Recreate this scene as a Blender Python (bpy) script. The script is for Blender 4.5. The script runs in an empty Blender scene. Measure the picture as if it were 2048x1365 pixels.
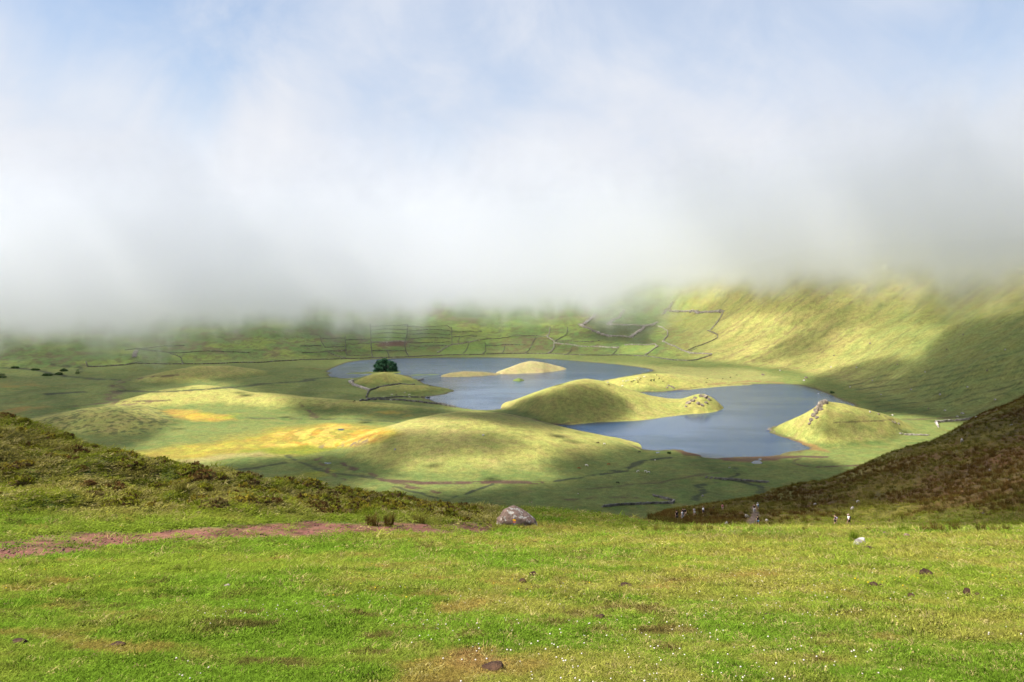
import bpy, bmesh, math, random
import numpy as np
from mathutils import Vector, Matrix

rng = np.random.default_rng(7)
random.seed(7)
scene = bpy.context.scene
COL = scene.collection

# ------------------------------------------------------------------ camera
F, CX, HZ = 1600.0, 1024.0, 560.0            # focal length (px of a 2048 wide frame), centre column, horizon row
cam_d = bpy.data.cameras.new('camera')
cam = bpy.data.objects.new('camera', cam_d)
COL.objects.link(cam)
cam.location = (0, 0, 0)
cam.rotation_euler = (math.radians(90), 0, 0)
cam_d.sensor_width = 36.0
cam_d.lens = 36.0 * F / 2048.0
cam_d.shift_y = -(682.5 - HZ) / 2048.0
cam_d.clip_start = 0.3
cam_d.clip_end = 30000
scene.camera = cam

# ------------------------------------------------------------------ sun and sky
SUN = Vector((-0.60, -0.16, 0.785)).normalized()     # direction towards the sun
sun_d = bpy.data.lights.new('sun', 'SUN')
sun_d.energy = 5.0
sun_d.angle = math.radians(0.6)
sun_d.color = (1.0, 0.945, 0.85)
sun = bpy.data.objects.new('sun', sun_d)
COL.objects.link(sun)
sun.rotation_euler = (-SUN).to_track_quat('-Z', 'Y').to_euler()

world = bpy.data.worlds.new("World")
scene.world = world
world.use_nodes = True


class NT:
    """tiny helper for node trees"""
    def __init__(self, tree):
        self.t = tree; self.n = tree.nodes; self.l = tree.links
    def node(self, typ, **kw):
        nd = self.n.new(typ)
        for k, v in kw.items():
            setattr(nd, k, v)
        return nd
    def link(self, a, b):
        self.l.new(a, b)
    def setin(self, sock, v):
        if hasattr(v, 'is_output'):
            self.l.new(v, sock)
        else:
            sock.default_value = v
    def math(self, op, a, b=None, c=None, clamp=False):
        nd = self.node('ShaderNodeMath', operation=op, use_clamp=clamp)
        for i, v in enumerate((a, b, c)):
            if v is not None:
                self.setin(nd.inputs[i], v)
        return nd.outputs[0]
    def vmath(self, op, a, b=None, scale=None):
        nd = self.node('ShaderNodeVectorMath', operation=op)
        self.setin(nd.inputs[0], a)
        if b is not None:
            self.setin(nd.inputs[1], b)
        if scale is not None:
            self.setin(nd.inputs['Scale'], scale)
        return nd.outputs['Value'] if op in ('LENGTH', 'DOT_PRODUCT', 'DISTANCE') else nd.outputs[0]
    def noise(self, vec, scale, detail=2.0, rough=0.5, dist=0.0):
        nd = self.node('ShaderNodeTexNoise')
        self.setin(nd.inputs['Vector'], vec)
        nd.inputs['Scale'].default_value = scale
        nd.inputs['Detail'].default_value = detail
        nd.inputs['Roughness'].default_value = rough
        nd.inputs['Distortion'].default_value = dist
        return nd.outputs['Fac']
    def maprange(self, v, a, b, c=0.0, d=1.0, smooth=True):
        nd = self.node('ShaderNodeMapRange', interpolation_type='SMOOTHSTEP' if smooth else 'LINEAR')
        self.setin(nd.inputs[0], v)
        for i, q in enumerate((a, b, c, d)):
            nd.inputs[i + 1].default_value = q
        return nd.outputs[0]
    def mix(self, f, a, b, blend='MIX'):
        nd = self.node('ShaderNodeMix', data_type='RGBA', blend_type=blend)
        self.setin(nd.inputs[0], f)
        for s, v in ((nd.inputs[6], a), (nd.inputs[7], b)):
            if isinstance(v, tuple):
                v = tuple(v) + (1.0,) * (4 - len(v))
            self.setin(s, v)
        return nd.outputs[2]


w = NT(world.node_tree)
w.n.clear()
tc = w.node('ShaderNodeTexCoord')
sky = w.node('ShaderNodeTexSky', sky_type='NISHITA')
sky.sun_disc = False
sky.sun_elevation = math.asin(SUN.z)
sky.sun_rotation = math.atan2(SUN.x, SUN.y)
sky.air_density = 1.0
sky.dust_density = 0.6
sky.ozone_density = 1.2
dirv = tc.outputs['Generated']
sep = w.node('ShaderNodeSeparateXYZ'); w.link(dirv, sep.inputs[0])
# soft drifting cloud: layered noise over the direction, thicker low down, torn into thinner blue-lavender gaps higher up
squash = w.vmath('MULTIPLY', dirv, (1.0, 1.0, 1.15))
n1 = w.noise(w.vmath('ADD', squash, (0.25, 0.0, 0.1)), 2.6, 5.0, 0.55, 0.6)
n2 = w.noise(w.vmath('ADD', w.vmath('MULTIPLY', dirv, (1.0, 1.0, 1.1)), (3.1, 1.7, 0.4)), 5.2, 6.0, 0.60, 0.7)
cl = w.math('ADD', w.math('MULTIPLY', n1, 0.62), w.math('MULTIPLY', n2, 0.38))
low = w.maprange(sep.outputs['Z'], 0.0, 0.34, 0.30, 0.0)
cl = w.math('ADD', cl, low)
veil = w.maprange(cl, 0.34, 0.66, 0.60, 1.0)
def clearing(d_, r_, amt):
    gap = w.node('ShaderNodeVectorMath', operation='DISTANCE')
    w.link(dirv, gap.inputs[0]); gap.inputs[1].default_value = Vector(d_).normalized()
    return w.maprange(w.math('ADD', gap.outputs['Value'], w.math('MULTIPLY', w.math('SUBTRACT', n2, 0.5), 0.28)), 0.0, r_, amt, 0.0)
veil = w.math('SUBTRACT', veil, clearing((-0.47, 1.0, 0.36), 0.22, 0.42), clamp=True)
veil = w.math('SUBTRACT', veil, clearing((0.66, 1.0, 0.33), 0.13, 0.30), clamp=True)
veil = w.math('MULTIPLY', veil, w.maprange(w.math('ADD', sep.outputs['Z'], w.math('MULTIPLY', n2, 0.5)), 0.62, 1.0, 1.0, 0.12))
thick = w.maprange(cl, 0.42, 0.82, 0.0, 1.0)
cloudcol = w.mix(thick, (3.75, 4.2, 5.05, 1), (5.1, 5.15, 5.35, 1))
skycol = w.mix(veil, sky.outputs[0], cloudcol)
bg = w.node('ShaderNodeBackground'); bg.inputs['Strength'].default_value = 0.075
w.link(skycol, bg.inputs[0])
wo = w.node('ShaderNodeOutputWorld'); w.link(bg.outputs[0], wo.inputs[0])

scene.view_settings.view_transform = 'Standard'
scene.view_settings.look = 'None'
scene.view_settings.gamma = 1.0
scene.view_settings.use_curve_mapping = False
scene.view_settings.exposure = 1.22

scene.render.engine = 'CYCLES'
cy = scene.cycles
cy.use_denoising = True
cy.max_bounces = 10
cy.diffuse_bounces = 2
cy.glossy_bounces = 2
cy.transmission_bounces = 2
cy.transparent_max_bounces = 12
cy.volume_bounces = 5
cy.volume_step_rate = 0.9
cy.volume_max_steps = 128
cy.use_adaptive_sampling = True
cy.adaptive_threshold = 0.02

# ------------------------------------------------------------------ noise and helpers
def _hash(ix, iy, seed):
    h = (ix.astype(np.int64) * 374761393 + iy.astype(np.int64) * 668265263 + seed * 974634541) & 0xFFFFFFFF
    h = ((h ^ (h >> 13)) * 1274126177) & 0xFFFFFFFF
    h = h ^ (h >> 16)
    return (h & 0xFFFFFF).astype(np.float64) / 0xFFFFFF

def vnoise(x, y, seed=0):
    ix = np.floor(x); iy = np.floor(y)
    fx = x - ix; fy = y - iy
    fx = fx * fx * fx * (fx * (fx * 6 - 15) + 10); fy = fy * fy * fy * (fy * (fy * 6 - 15) + 10)
    a = _hash(ix, iy, seed); b = _hash(ix + 1, iy, seed)
    c = _hash(ix, iy + 1, seed); d = _hash(ix + 1, iy + 1, seed)
    return (a * (1 - fx) + b * fx) * (1 - fy) + (c * (1 - fx) + d * fx) * fy

def fbm(x, y, octv=4, seed=0, gain=0.5):
    s = 0.0; a = 1.0; t = 0.0
    x = np.asarray(x, dtype=np.float64); y = np.asarray(y, dtype=np.float64)
    for k in range(octv):
        s = s + a * vnoise(x + 17.3 * k, y - 9.1 * k, seed + k * 31)
        t += a; a *= gain
        x, y = (x * 1.62 - y * 1.18) , (x * 1.18 + y * 1.62)
    return s / t                                   # 0..1

def sstep(x, a, b):
    t = np.clip((x - a) / (b - a), 0, 1)
    return t * t * (3 - 2 * t)

def seg_dist(px, py, pts, closed=False):
    pts = np.asarray(pts, float)
    n = len(pts)
    best = np.full(px.shape, 1e18)
    for i in range(n if closed else n - 1):
        ax, ay = pts[i]; bx, by = pts[(i + 1) % n]
        dx, dy = bx - ax, by - ay
        t = np.clip(((px - ax) * dx + (py - ay) * dy) / (dx * dx + dy * dy + 1e-12), 0, 1)
        q = (px - ax - t * dx) ** 2 + (py - ay - t * dy) ** 2
        best = np.minimum(best, q)
    return np.sqrt(best)

def inside(px, py, pts):
    pts = np.asarray(pts, float)
    n = len(pts)
    r = np.zeros(px.shape, bool)
    for i in range(n):
        x0, y0 = pts[i]; x1, y1 = pts[(i + 1) % n]
        if y0 == y1:
            continue
        c = (y0 > py) != (y1 > py)
        r ^= c & (px < (x1 - x0) * (py - y0) / (y1 - y0) + x0)
    return r

def soft_poly(px, py, pts, soft):
    """1 inside, 0 outside, smooth over +-soft"""
    d = seg_dist(px, py, pts, True)
    s = np.where(inside(px, py, pts), d, -d)
    return sstep(s, -soft, soft)

def smooth_closed(pts, n=4):
    """Catmull-Rom through a closed outline"""
    p = np.asarray(pts, float); m = len(p); out = []
    for i in range(m):
        p0, p1, p2, p3 = p[i - 1], p[i], p[(i + 1) % m], p[(i + 2) % m]
        for k in range(n):
            t = k / n
            out.append(0.5 * ((2 * p1) + (-p0 + p2) * t + (2 * p0 - 5 * p1 + 4 * p2 - p3) * t * t + (-p0 + 3 * p1 - 3 * p2 + p3) * t ** 3))
    return np.array(out)

WATER = -150.0
def floor_xy(x, row, z=WATER):
    d = -z * F / (row - HZ)
    return ((x - CX) / F * d, d)

# ------------------------------------------------------------------ terrain: the measured landform
pxs = np.concatenate([np.arange(-500, -60, 20.0), np.arange(-60, 2110, 3.0), np.arange(2110, 2560, 20.0)])
d_near = np.exp(np.linspace(math.log(1.6), math.log(150.0), 300))
d_mid = np.linspace(152.0, 470.0, 100)
inv = np.linspace(1 / 474.0, 1 / 1300.0, 500)
d_far = 1 / inv
d_wall = np.linspace(1305, 2500, 215)
ds = np.concatenate([d_near, d_mid, d_far, d_wall])
R, C = len(ds), len(pxs)
PX, D = np.meshgrid(pxs, ds)
X = (PX - CX) / F * D
Y = D

# near ground: distance and picture row of the meadow's foot, the bank's foot and the crest, per column
NEAR = np.array([
    (-520, 25, 1080, 36, 1000, 62, 760), (0, 25, 1097, 36, 1026, 55, 838), (100, 25, 1099, 36, 1026, 54, 868),
    (200, 27, 1098, 37, 1026, 53, 906), (300, 28, 1096, 38, 1026, 52, 931), (400, 28, 1094, 38, 1028, 52, 945),
    (500, 30, 1091, 40, 1030, 52, 962), (620, 32, 1087, 42, 1032, 54, 974), (700, 33, 1085, 43, 1034, 55, 992),
    (800, 34, 1083, 44, 1037, 56, 1004), (900, 36, 1079, 45, 1044, 58, 1018), (1000, 38, 1077, 46, 1056, 62, 1024),
    (1100, 40, 1075, 48, 1057, 66, 1027), (1200, 42, 1073, 52, 1059, 70, 1035), (1280, 44, 1071, 60, 1061, 80, 1047),
    (1320, 44, 1070, 64, 1061, 200, 1047), (1350, 44, 1070, 70, 1060, 330, 1043), (1400, 44, 1070, 100, 1058, 300, 1036),
    (1440, 44, 1070, 110, 1056, 240, 1024), (1500, 44, 1070, 125, 1056, 210, 1004), (1600, 44, 1070, 130, 1053, 215, 978),
    (1700, 44, 1070, 130, 1051, 225, 948), (1800, 44, 1069, 120, 1051, 235, 908), (1900, 44, 1068, 110, 1050, 245, 868),
    (2048, 44, 1066, 95, 1045, 260, 796), (2560, 44, 1058, 85, 980, 290, 560)], float)

_ng = np.arange(-520, 2561, 10.0)
def _smooth1(v, n):
    ker = np.hanning(2 * n + 1); ker /= ker.sum()
    return np.convolve(np.concatenate([np.full(n, v[0]), v, np.full(n, v[-1])]), ker, 'valid')
_nv = [_smooth1(np.interp(_ng, NEAR[:, 0], NEAR[:, k]), 5) for k in range(1, 7)]

def near_cols(px):
    v = [np.interp(px, _ng, _nv[k - 1]) for k in range(1, 7)]
    d1, r1, d2, r2, d3, r3 = v
    z1 = -(r1 - HZ) / F * d1; z2 = -(r2 - HZ) / F * d2; z3 = -(r3 - HZ) / F * d3
    hit = -WATER * F / np.maximum(r3 - HZ, 60.0)
    d4 = np.maximum(0.82 * hit, d3 + 60)
    return d1, z1, d2, z2, d3, z3, d4

def near_height(px, d):
    d1, z1, d2, z2, d3, z3, d4 = near_cols(px)
    d0 = np.full_like(d1, 12.0); z0 = np.full_like(d1, -1.65 - 0.28 * 12)
    z = -1.65 - 0.28 * d
    def seg(z, da, za, db, zb, ma, mb):
        t = np.clip((d - da) / (db - da), 0, 1); h = db - da
        hz = (2*t**3-3*t*t+1)*za + (t**3-2*t*t+t)*h*ma + (-2*t**3+3*t*t)*zb + (t**3-t*t)*h*mb
        return np.where((d >= da) & (d < db), hz, z)
    s01 = (z1 - z0) / (d1 - d0); s12 = (z2 - z1) / (d2 - d1); s23 = (z3 - z2) / (d3 - d2); s34 = (WATER - 3 - z3) / (d4 - d3)
    m0 = np.full_like(d1, -0.28)
    m1 = 0.5 * (s01 + s12); m2 = 0.5 * (s12 + s23); m3 = np.minimum(0.5 * (s23 + np.maximum(s34, -0.5)), z3 / d3 - 0.03)
    z = seg(z, d0, z0, d1, z1, m0, m1)
    z = seg(z, d1, z1, d2, z2, m1, m2)
    z = seg(z, d2, z2, d3, z3, m2, m3)
    z = seg(z, d3, z3, d4, WATER - 3 + 0 * z3, m3, s34 * 0.4)
    return np.where(d >= d4, WATER - 30, z)

# hills on the crater floor: (column, row of the foot in front, row of the ridge, metres from foot to ridge)
HILLS = [
 ('hill', [(985,822,819,20),(1020,828,806,50),(1060,842,790,70),(1100,850,775,85),(1140,850,763,95),(1170,848,759,100),(1210,845,764,100),(1260,843,782,92),(1300,840,795,82),(1340,834.5,802,68),(1365,831,800,58),(1385,829,791,52),(1405,828,787,48),(1420,826,792,42),(1440,823,807,25),(1458,819,818,10)]),
 ('hill', [(1540,861,859,6),(1570,872,845,25),(1600,885,832,45),(1625,893,818,60),(1640,897,806,70),(1650,898,801,72),(1665,898,804,75),(1700,900,812,75),(1740,898,822,70),(1780,892,834,60),(1810,880,848,45),(1840,872,862,25),(1860,868,867,10)]),
 ('hill', [(655,915,911,20),(700,940,888,60),(760,960,866,100),(820,970,850,130),(880,973,838,150),(930,974,833,160),(1000,972,837,155),(1050,969,847,140),(1090,965,858,125),(1120,960,867,112),(1150,955,875,100),(1180,950,882,88),(1240,936,893,62),(1300,920,907,32),(1335,912,911,10)]),
 ('island', [(986,748,747,4),(1010,749,738,18),(1040,748,727,30),(1060,747,722,35),(1085,746,725,35),(1110,743,731,28),(1130,740,736,10),(1139,738,737.5,4)]),
 ('island', [(876,754,753,3),(900,754.5,746,12),(930,754,743,15),(960,753,744,15),(985,751,746,10),(1006,750,748,5)]),
 ('islet', [(1024,762,761,3),(1038,763,756,8),(1051,762,761,3)]),
 ('hill', [(698,775,770,10),(720,778,758,30),(745,778,748,45),(770,776,744,50),(800,772,750,45),(820,768,756,30),(842,765,764,8)]),
 ('hill', [(735,796,791,10),(760,796,776,40),(800,795,770,50),(850,791,772,40),(890,784,777,20),(907,781,780,5)]),
 ('hill', [(220,776,771,20),(280,778,757,60),(340,776,742,80),(400,772,733,90),(460,768,733,90),(520,762,741,60),(565,752,749,20)]),
 ('hill', [(180,822,817,20),(260,838,798,60),(320,836,783,90),(380,832,774,100),(410,832,772,100),(450,832,777,100),(500,836,787,90),(550,838,789,80),(600,838,795,70),(660,838,800,60),(720,835,803,50),(780,832,808,35),(840,830,815,25),(910,826,821,10)]),
 ('hill', [(-120,875,858,30),(60,882,845,60),(120,890,830,80),(180,895,820,100),(230,895,815,110),(280,890,820,110),(340,880,835,90),(400,870,850,60),(470,862,857,20),(520,858,857,10)]),
 ('hill', [(-200,842,824,40),(0,842,818,60),(80,838,815,60),(150,835,818,50),(215,830,826,10)]),
 ('hill', [(375,940,930,20),(430,950,918,50),(490,960,913,70),(560,960,914,70),(610,950,920,50),(645,935,931,10)]),
 ('marsh', [(686,748.5,748,3),(705,748,746,8),(740,748,745,14),(770,748,744,18),(795,747,744,14),(808,745,744,4)]),
 ('marsh', [(1556,911,910,3),(1580,911,905,8),(1600,908,903,8),(1619,902,901,4)]),
 ('marsh', [(808,752,751.4,3),(835,751.5,749.5,7),(870,750.5,749,7),(884,749.5,749,3)]),
 ('spit', [(1180,772,770,5),(1200,779,764,30),(1240,785,756,50),(1290,785,749,60),(1340,782,747,65),(1380,780,752,60),(1430,775,758,40),(1480,772,765,20),(1520,770,768,10)]),
 ('spit', [(560,743,740,20),(600,742,737,18),(640,741,737,10),(667,738.5,737.5,3)]),
]

LAKE_A = [(655,742),(690,727),(730,720.5),(800,717.5),(900,716),(1000,716),(1100,719),(1180,725),(1250,732),(1295,738),(1305,743),(1280,748),(1230,757),(1185,768),(1120,800),(1060,815),(1000,818),(985,820),(950,820),(915,815),(880,806),(858,799),(850,795),(880,791),(900,786),(908,781),(880,775),(850,768),(842,763),(825,756),(800,749),(745,750),(712,756),(680,757),(655,750),(664,746)]
LAKE_B = [(1098,858),(1115,851),(1150,846),(1250,826),(1330,815),(1330,800),(1240,795),(1230,786),(1330,784),(1400,775),(1450,771),(1520,769),(1590,770),(1620,776),(1650,786),(1690,803),(1712,812),(1690,822),(1650,840),(1560,850),(1538,860),(1545,867),(1570,877),(1605,888),(1618,897),(1598,903),(1560,911),(1500,914),(1440,917),(1405,914),(1375,905),(1365,900),(1330,902),(1300,901),(1250,892),(1200,887),(1150,877),(1110,867)]
WALLBASE = [(-900,800),(-500,775),(-200,757),(0,748),(150,743),(300,735),(450,730),(600,724),(720,714),(850,708),(1000,706),(1150,708),(1250,714),(1340,722),(1420,729),(1500,738),(1580,750),(1640,766),(1690,786),(1740,806),(1800,824),(1870,842),(1960,862),(2100,890),(2560,960)]

def valley_height(px, d):
    """crater floor, lakes, hills and crater wall; also returns the hill index, shore distance and height on the wall"""
    x = (px - CX) / F * d; y = d
    m = d > 380
    shp = px.shape
    z = np.full(shp, WATER - 30.0); hid = np.full(shp, -1); sd = np.full(shp, 999.0); HH_ = np.zeros(shp); wd = np.full(shp, -999.0)
    xs, ys, pv, dv = x[m], y[m], px[m], d[m]
    jx = (fbm(xs / 14, ys / 14, 3, 5) - .5) * 14; jy = (fbm(xs / 14 + 50, ys / 14, 3, 6) - .5) * 14
    s_best = np.full(xs.shape, 1e9)
    for lk in (LAKE_A, LAKE_B):
        poly = smooth_closed([floor_xy(a, b) for a, b in lk], 3)
        qd = seg_dist(xs + jx * .5, ys + jy * .6, poly, True)
        qd = np.where(inside(xs + jx * .5, ys + jy * .6, poly), -qd, qd)
        s_best = np.minimum(s_best, qd)
    n = fbm(xs / 90, ys / 90, 4, 11)
    n2 = fbm(xs / 22, ys / 22, 3, 12)
    roll = fbm(xs / 130 + 3, ys / 110, 3, 14) - .42
    land = WATER + 0.25 + 2.6 * sstep(s_best, 0, 60) * (0.35 + n) + 0.9 * sstep(s_best, 4, 30) * (n2 - .4) + 0.02 * np.clip(s_best, 0, 8) + 16 * np.clip(roll, 0, 1) * .5 * sstep(s_best, 30, 140) * sstep(-pv, -1050, -850)
    bed = WATER - 0.25 - 0.12 * np.clip(-s_best, 0, 40)
    zz = np.where(s_best > 0, land, bed)
    # crater wall
    wp = [floor_xy(a, b) for a, b in WALLBASE]
    dist = seg_dist(xs, ys, wp)
    big = wp + [(4000, 300), (4000, -3000), (-4000, -3000), (-4000, 600)]
    out = ~inside(xs, ys, big)
    dist = np.where(out, dist, -dist)
    dd = np.clip(dist, 0, None)
    steep = sstep(pv, 1330, 1620)                      # the right-hand wall is steep, the far one begins with sloping fields
    left = sstep(-pv, -420, 100)
    h_field = 0.17 * dd * sstep(dd, 0, 60) + 0.42 * np.clip(dd - 330, 0, None)
    h_steep = 0.10 * dd * sstep(dd, 0, 30) + 0.50 * (np.sqrt(np.clip(dd - 25, 0, None) ** 2 + 40 ** 2) - 40)
    h_left = 0.10 * dd * sstep(dd, 0, 60) + 0.45 * np.clip(dd - 260, 0, None)
    h = h_field * (1 - steep) + h_steep * steep
    h = h * (1 - left) + h_left * left
    gul = fbm((ys * .94 - xs * .34 + (fbm(xs / 90, ys / 90, 3, 24) - .5) * 70) / 26.0, (xs * .94 + ys * .34) / 180.0, 4, 21) - .5
    rug = fbm(xs / 60, ys / 60, 4, 22) - .5
    h = h + (gul * 6.5 * steep + rug * 9) * sstep(dd, 20, 160) + (fbm(xs / 17, ys / 17, 3, 23) - .5) * 2.0 * sstep(dd, 5, 60)
    cap = 100 + 60 * sstep(pv, 1000, 1300) + 60 * sstep(pv, 1350, 1700)
    h = np.where(h > cap, cap + 0.02 * (h - cap), h)
    zz = zz + np.where(dd > 0, h, 0)
    wd[m] = dist
    # hills
    zbase_ = zz.copy()
    hh = np.full(xs.shape, -1)
    for k, (kind, pts) in enumerate(HILLS):
        a = np.array(pts, float)
        lo, hi = a[0, 0], a[-1, 0]
        sel = (pv > lo) & (pv < hi)
        if not sel.any():
            continue
        q = pv[sel]
        # smooth the control columns by sampling a dense cubic
        g = np.linspace(lo, hi, 160)
        df = np.interp(g, a[:, 0], -WATER * F / (a[:, 1] - HZ)); wr = np.interp(g, a[:, 0], a[:, 3])
        zr = np.interp(g, a[:, 0], -(a[:, 2] - HZ) / F * (-WATER * F / (a[:, 1] - HZ) + a[:, 3]))
        ker = np.hanning(13); ker /= ker.sum()
        def sm(v):
            vp = np.concatenate([np.full(6, v[0]), v, np.full(6, v[-1])]); return np.convolve(vp, ker, 'valid')
        df, wr, zr = sm(df), sm(wr), sm(zr)
        DF, W, ZR = np.interp(q, g, df), np.interp(q, g, wr), np.interp(q, g, zr)
        e = sstep(q, lo, lo + 0.06 * (hi - lo)) * sstep(-q, -hi, -hi + 0.06 * (hi - lo))
        dq = dv[sel] + (n2[sel] - .5) * np.minimum(6, W * .25)
        t = (dq - DF) / np.maximum(W, 2)
        tb = (dq - DF - W) / np.maximum(W * 0.95, 3)
        tc_ = np.clip(t, 0, 1); shore_h = HILLS[k][0] in ('island', 'islet', 'marsh')
        front = np.where(t < 0, t * 0.30, (1 - (1 - tc_) ** 1.75) * .45 + .55 * (1 - np.cos(np.pi * tc_ ** .92)) / 2) if not shore_h else np.where(t < 0, t * 0.35, 1 - (1 - tc_) ** 1.75)
        back = 1 - np.clip(tb, 0, None) ** 1.7 * np.where(tb < 1, 1, 1)
        prof = np.where(t < 1, front, back)
        zh = WATER - 0.3 + (ZR - WATER + 0.3) * np.maximum(prof, -0.6)
        zh = zh + (fbm(xs[sel] / 30, ys[sel] / 30, 4, 40 + k) - .5) * 0.09 * (ZR - WATER) * np.clip(prof, 0, 1)
        zh = np.where((prof > -0.5), zh, WATER - 40) - (1 - e) * 4.0
        old = zz[sel]
        up = zh > old
        # smooth maximum keeps the foot of each hill rounded
        kk = np.where(s_best[sel] > 25, 4.5, 1.2)
        new = np.where(np.abs(zh - old) < kk, np.maximum(zh, old) + (kk - np.abs(zh - old)) ** 2 / (4 * kk), np.maximum(zh, old))
        water_here = s_best[sel] < 0.5
        new = np.where(water_here, np.maximum(zh, old), new)
        zz[sel] = new
        ht = hh[sel]; ht[up] = k; hh[sel] = ht
    z[m] = zz; hid[m] = hh; sd[m] = s_best; HH_[m] = zz - zbase_
    return z, hid, sd, wd, HH_

ZN = near_height(PX, D)
D1, _, D2, _, D3, _, D4 = near_cols(PX)
# unevenness of the near ground
mound = sstep(D, D2 * 0.93, D2 * 1.06) * (PX < 1330)
hillside = sstep(D, D2 * 0.95, D2 * 1.1) * sstep(PX, 1330, 1420)
nearmask = (D < D4).astype(float)
und = (fbm(X / 6.0, Y / 6.0, 4, 71) - .5)
ZN = ZN + nearmask * sstep(D, 3, 14) * (und * 0.34 + (fbm(X / 1.1, Y / 1.1, 3, 72) - .5) * 0.10)
ZN = ZN + mound * nearmask * ((fbm(X / 3.4, Y / 3.4, 4, 73) - .5) * 1.5 * sstep(D3 + 12 - D, 0, 14) * sstep(1000 - PX, 0, 300) + (fbm(X / 1.6, Y / 1.6, 3, 76) - .5) * .35)
ZN = ZN + hillside * nearmask * ((fbm(X / 9, Y / 9, 4, 74) - .5) * 2.6 + (fbm(X / 30, Y / 30, 3, 75) - .5) * 5.0 * sstep(D, D2, D3))
ZV, HID, SD, WD, HHT = valley_height(PX, D)
Z = np.maximum(ZN, ZV)
NEARER = ZN >= ZV
ROW = HZ - F * Z / D

# height lookup and picture-to-ground lookup
_ld = np.log(ds)
def ground(x, y):
    px = CX + F * x / y
    fi = np.interp(y, ds, np.arange(R)); fj = np.interp(px, pxs, np.arange(C))
    i = int(min(fi, R - 2)); j = int(min(fj, C - 2)); a = fi - i; b = fj - j
    return float((Z[i, j] * (1 - b) + Z[i, j + 1] * b) * (1 - a) + (Z[i + 1, j] * (1 - b) + Z[i + 1, j + 1] * b) * a)

def ground_v(x, y):
    px = CX + F * x / y
    fi = np.interp(y, ds, np.arange(R)); fj = np.interp(px, pxs, np.arange(C))
    i = np.minimum(fi.astype(int), R - 2); j = np.minimum(fj.astype(int), C - 2); a = fi - i; b = fj - j
    return (Z[i, j] * (1 - b) + Z[i, j + 1] * b) * (1 - a) + (Z[i + 1, j] * (1 - b) + Z[i + 1, j + 1] * b) * a

def hit(px, row, dmin=2.0):
    """first ground point seen at a column and row of the photograph"""
    fj = np.interp(px, pxs, np.arange(C)); j = int(min(fj, C - 2)); b = fj - j
    r = ROW[:, j] * (1 - b) + ROW[:, j + 1] * b
    ok = np.where((r <= row) & (ds >= dmin))[0]
    if len(ok) == 0:
        i = R - 1; d = ds[i]
    else:
        i = ok[0]
        if i == 0:
            d = ds[0]
        else:
            t = (r[i - 1] - row) / max(r[i - 1] - r[i], 1e-6); d = ds[i - 1] + (ds[i] - ds[i - 1]) * min(max(t, 0), 1)
    x = (px - CX) / F * d
    return Vector((x, d, ground(x, d)))


# ------------------------------------------------------------------ what the ground is covered with (true surface colours)
def lerp3(a, b, f):
    return a * (1 - f[..., None]) + np.asarray(b, float) * f[..., None]

def near_color(x, y, px, row):
    """turf of the near slope; also used for the blades that grow on it"""
    n1 = fbm(x / 2.6, y / 2.6, 4, 101); n2 = fbm(x / 0.55, y / 0.55, 3, 102); n3 = fbm(x / 7.5, y / 7.5, 3, 103)
    n4 = fbm(x / 0.9, y / 0.9, 3, 104)
    c = np.zeros(x.shape + (3,)); c[:] = (0.100, 0.142, 0.018)
    c = lerp3(c, (0.076, 0.132, 0.014), sstep(n3, .42, .62))
    right = sstep(px, 350, 1250)
    straw = sstep(n1 * .6 + n2 * .4 + right * .10, .46, .70)
    c = lerp3(c, (0.185, 0.160, 0.044), straw * (0.25 + .35 * right))
    c = lerp3(c, (0.150, 0.085, 0.036), sstep(n4 * .55 + n1 * .45, .61, .74) * .55)
    c = lerp3(c, (0.050, 0.030, 0.018), sstep(n2 * .75 + n3 * .25, .68, .76) * .7)
    # dry worn turf in the middle of the foreground
    pat = np.exp(-((px - 960) / 80.0) ** 2 - ((row - 1325) / 24.0) ** 2)
    c = lerp3(c, (0.165, 0.105, 0.045), np.clip(pat * sstep(n2, .3, .6) * .9, 0, 1))
    return c

def path_mask(px, row, x, y):
    q = (fbm(x / 1.7, y / 1.7, 4, 111) - .5)
    pl = [(-300, 1128), (0, 1104), (150, 1088), (240, 1078), (330, 1073), (430, 1067), (560, 1062), (700, 1061), (850, 1060), (985, 1058)]
    cr = np.interp(px, [a for a, b in pl], [b for a, b in pl])
    wdt = np.interp(px, [-300, 0, 100, 300, 400, 700, 980, 1000], [27, 24, 17, 11, 13, 12, 11, 0.5])
    m = sstep(wdt - np.abs(row - cr) + q * 34, -5.0, 4.0)
    m2 = np.exp(-((px - 200) / 80.0) ** 2) * sstep(4 - np.abs(row - 1068) + q * 12, -3, 3)
    return np.clip(np.maximum(m, m2), 0, 1) * (px < 995)

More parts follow.
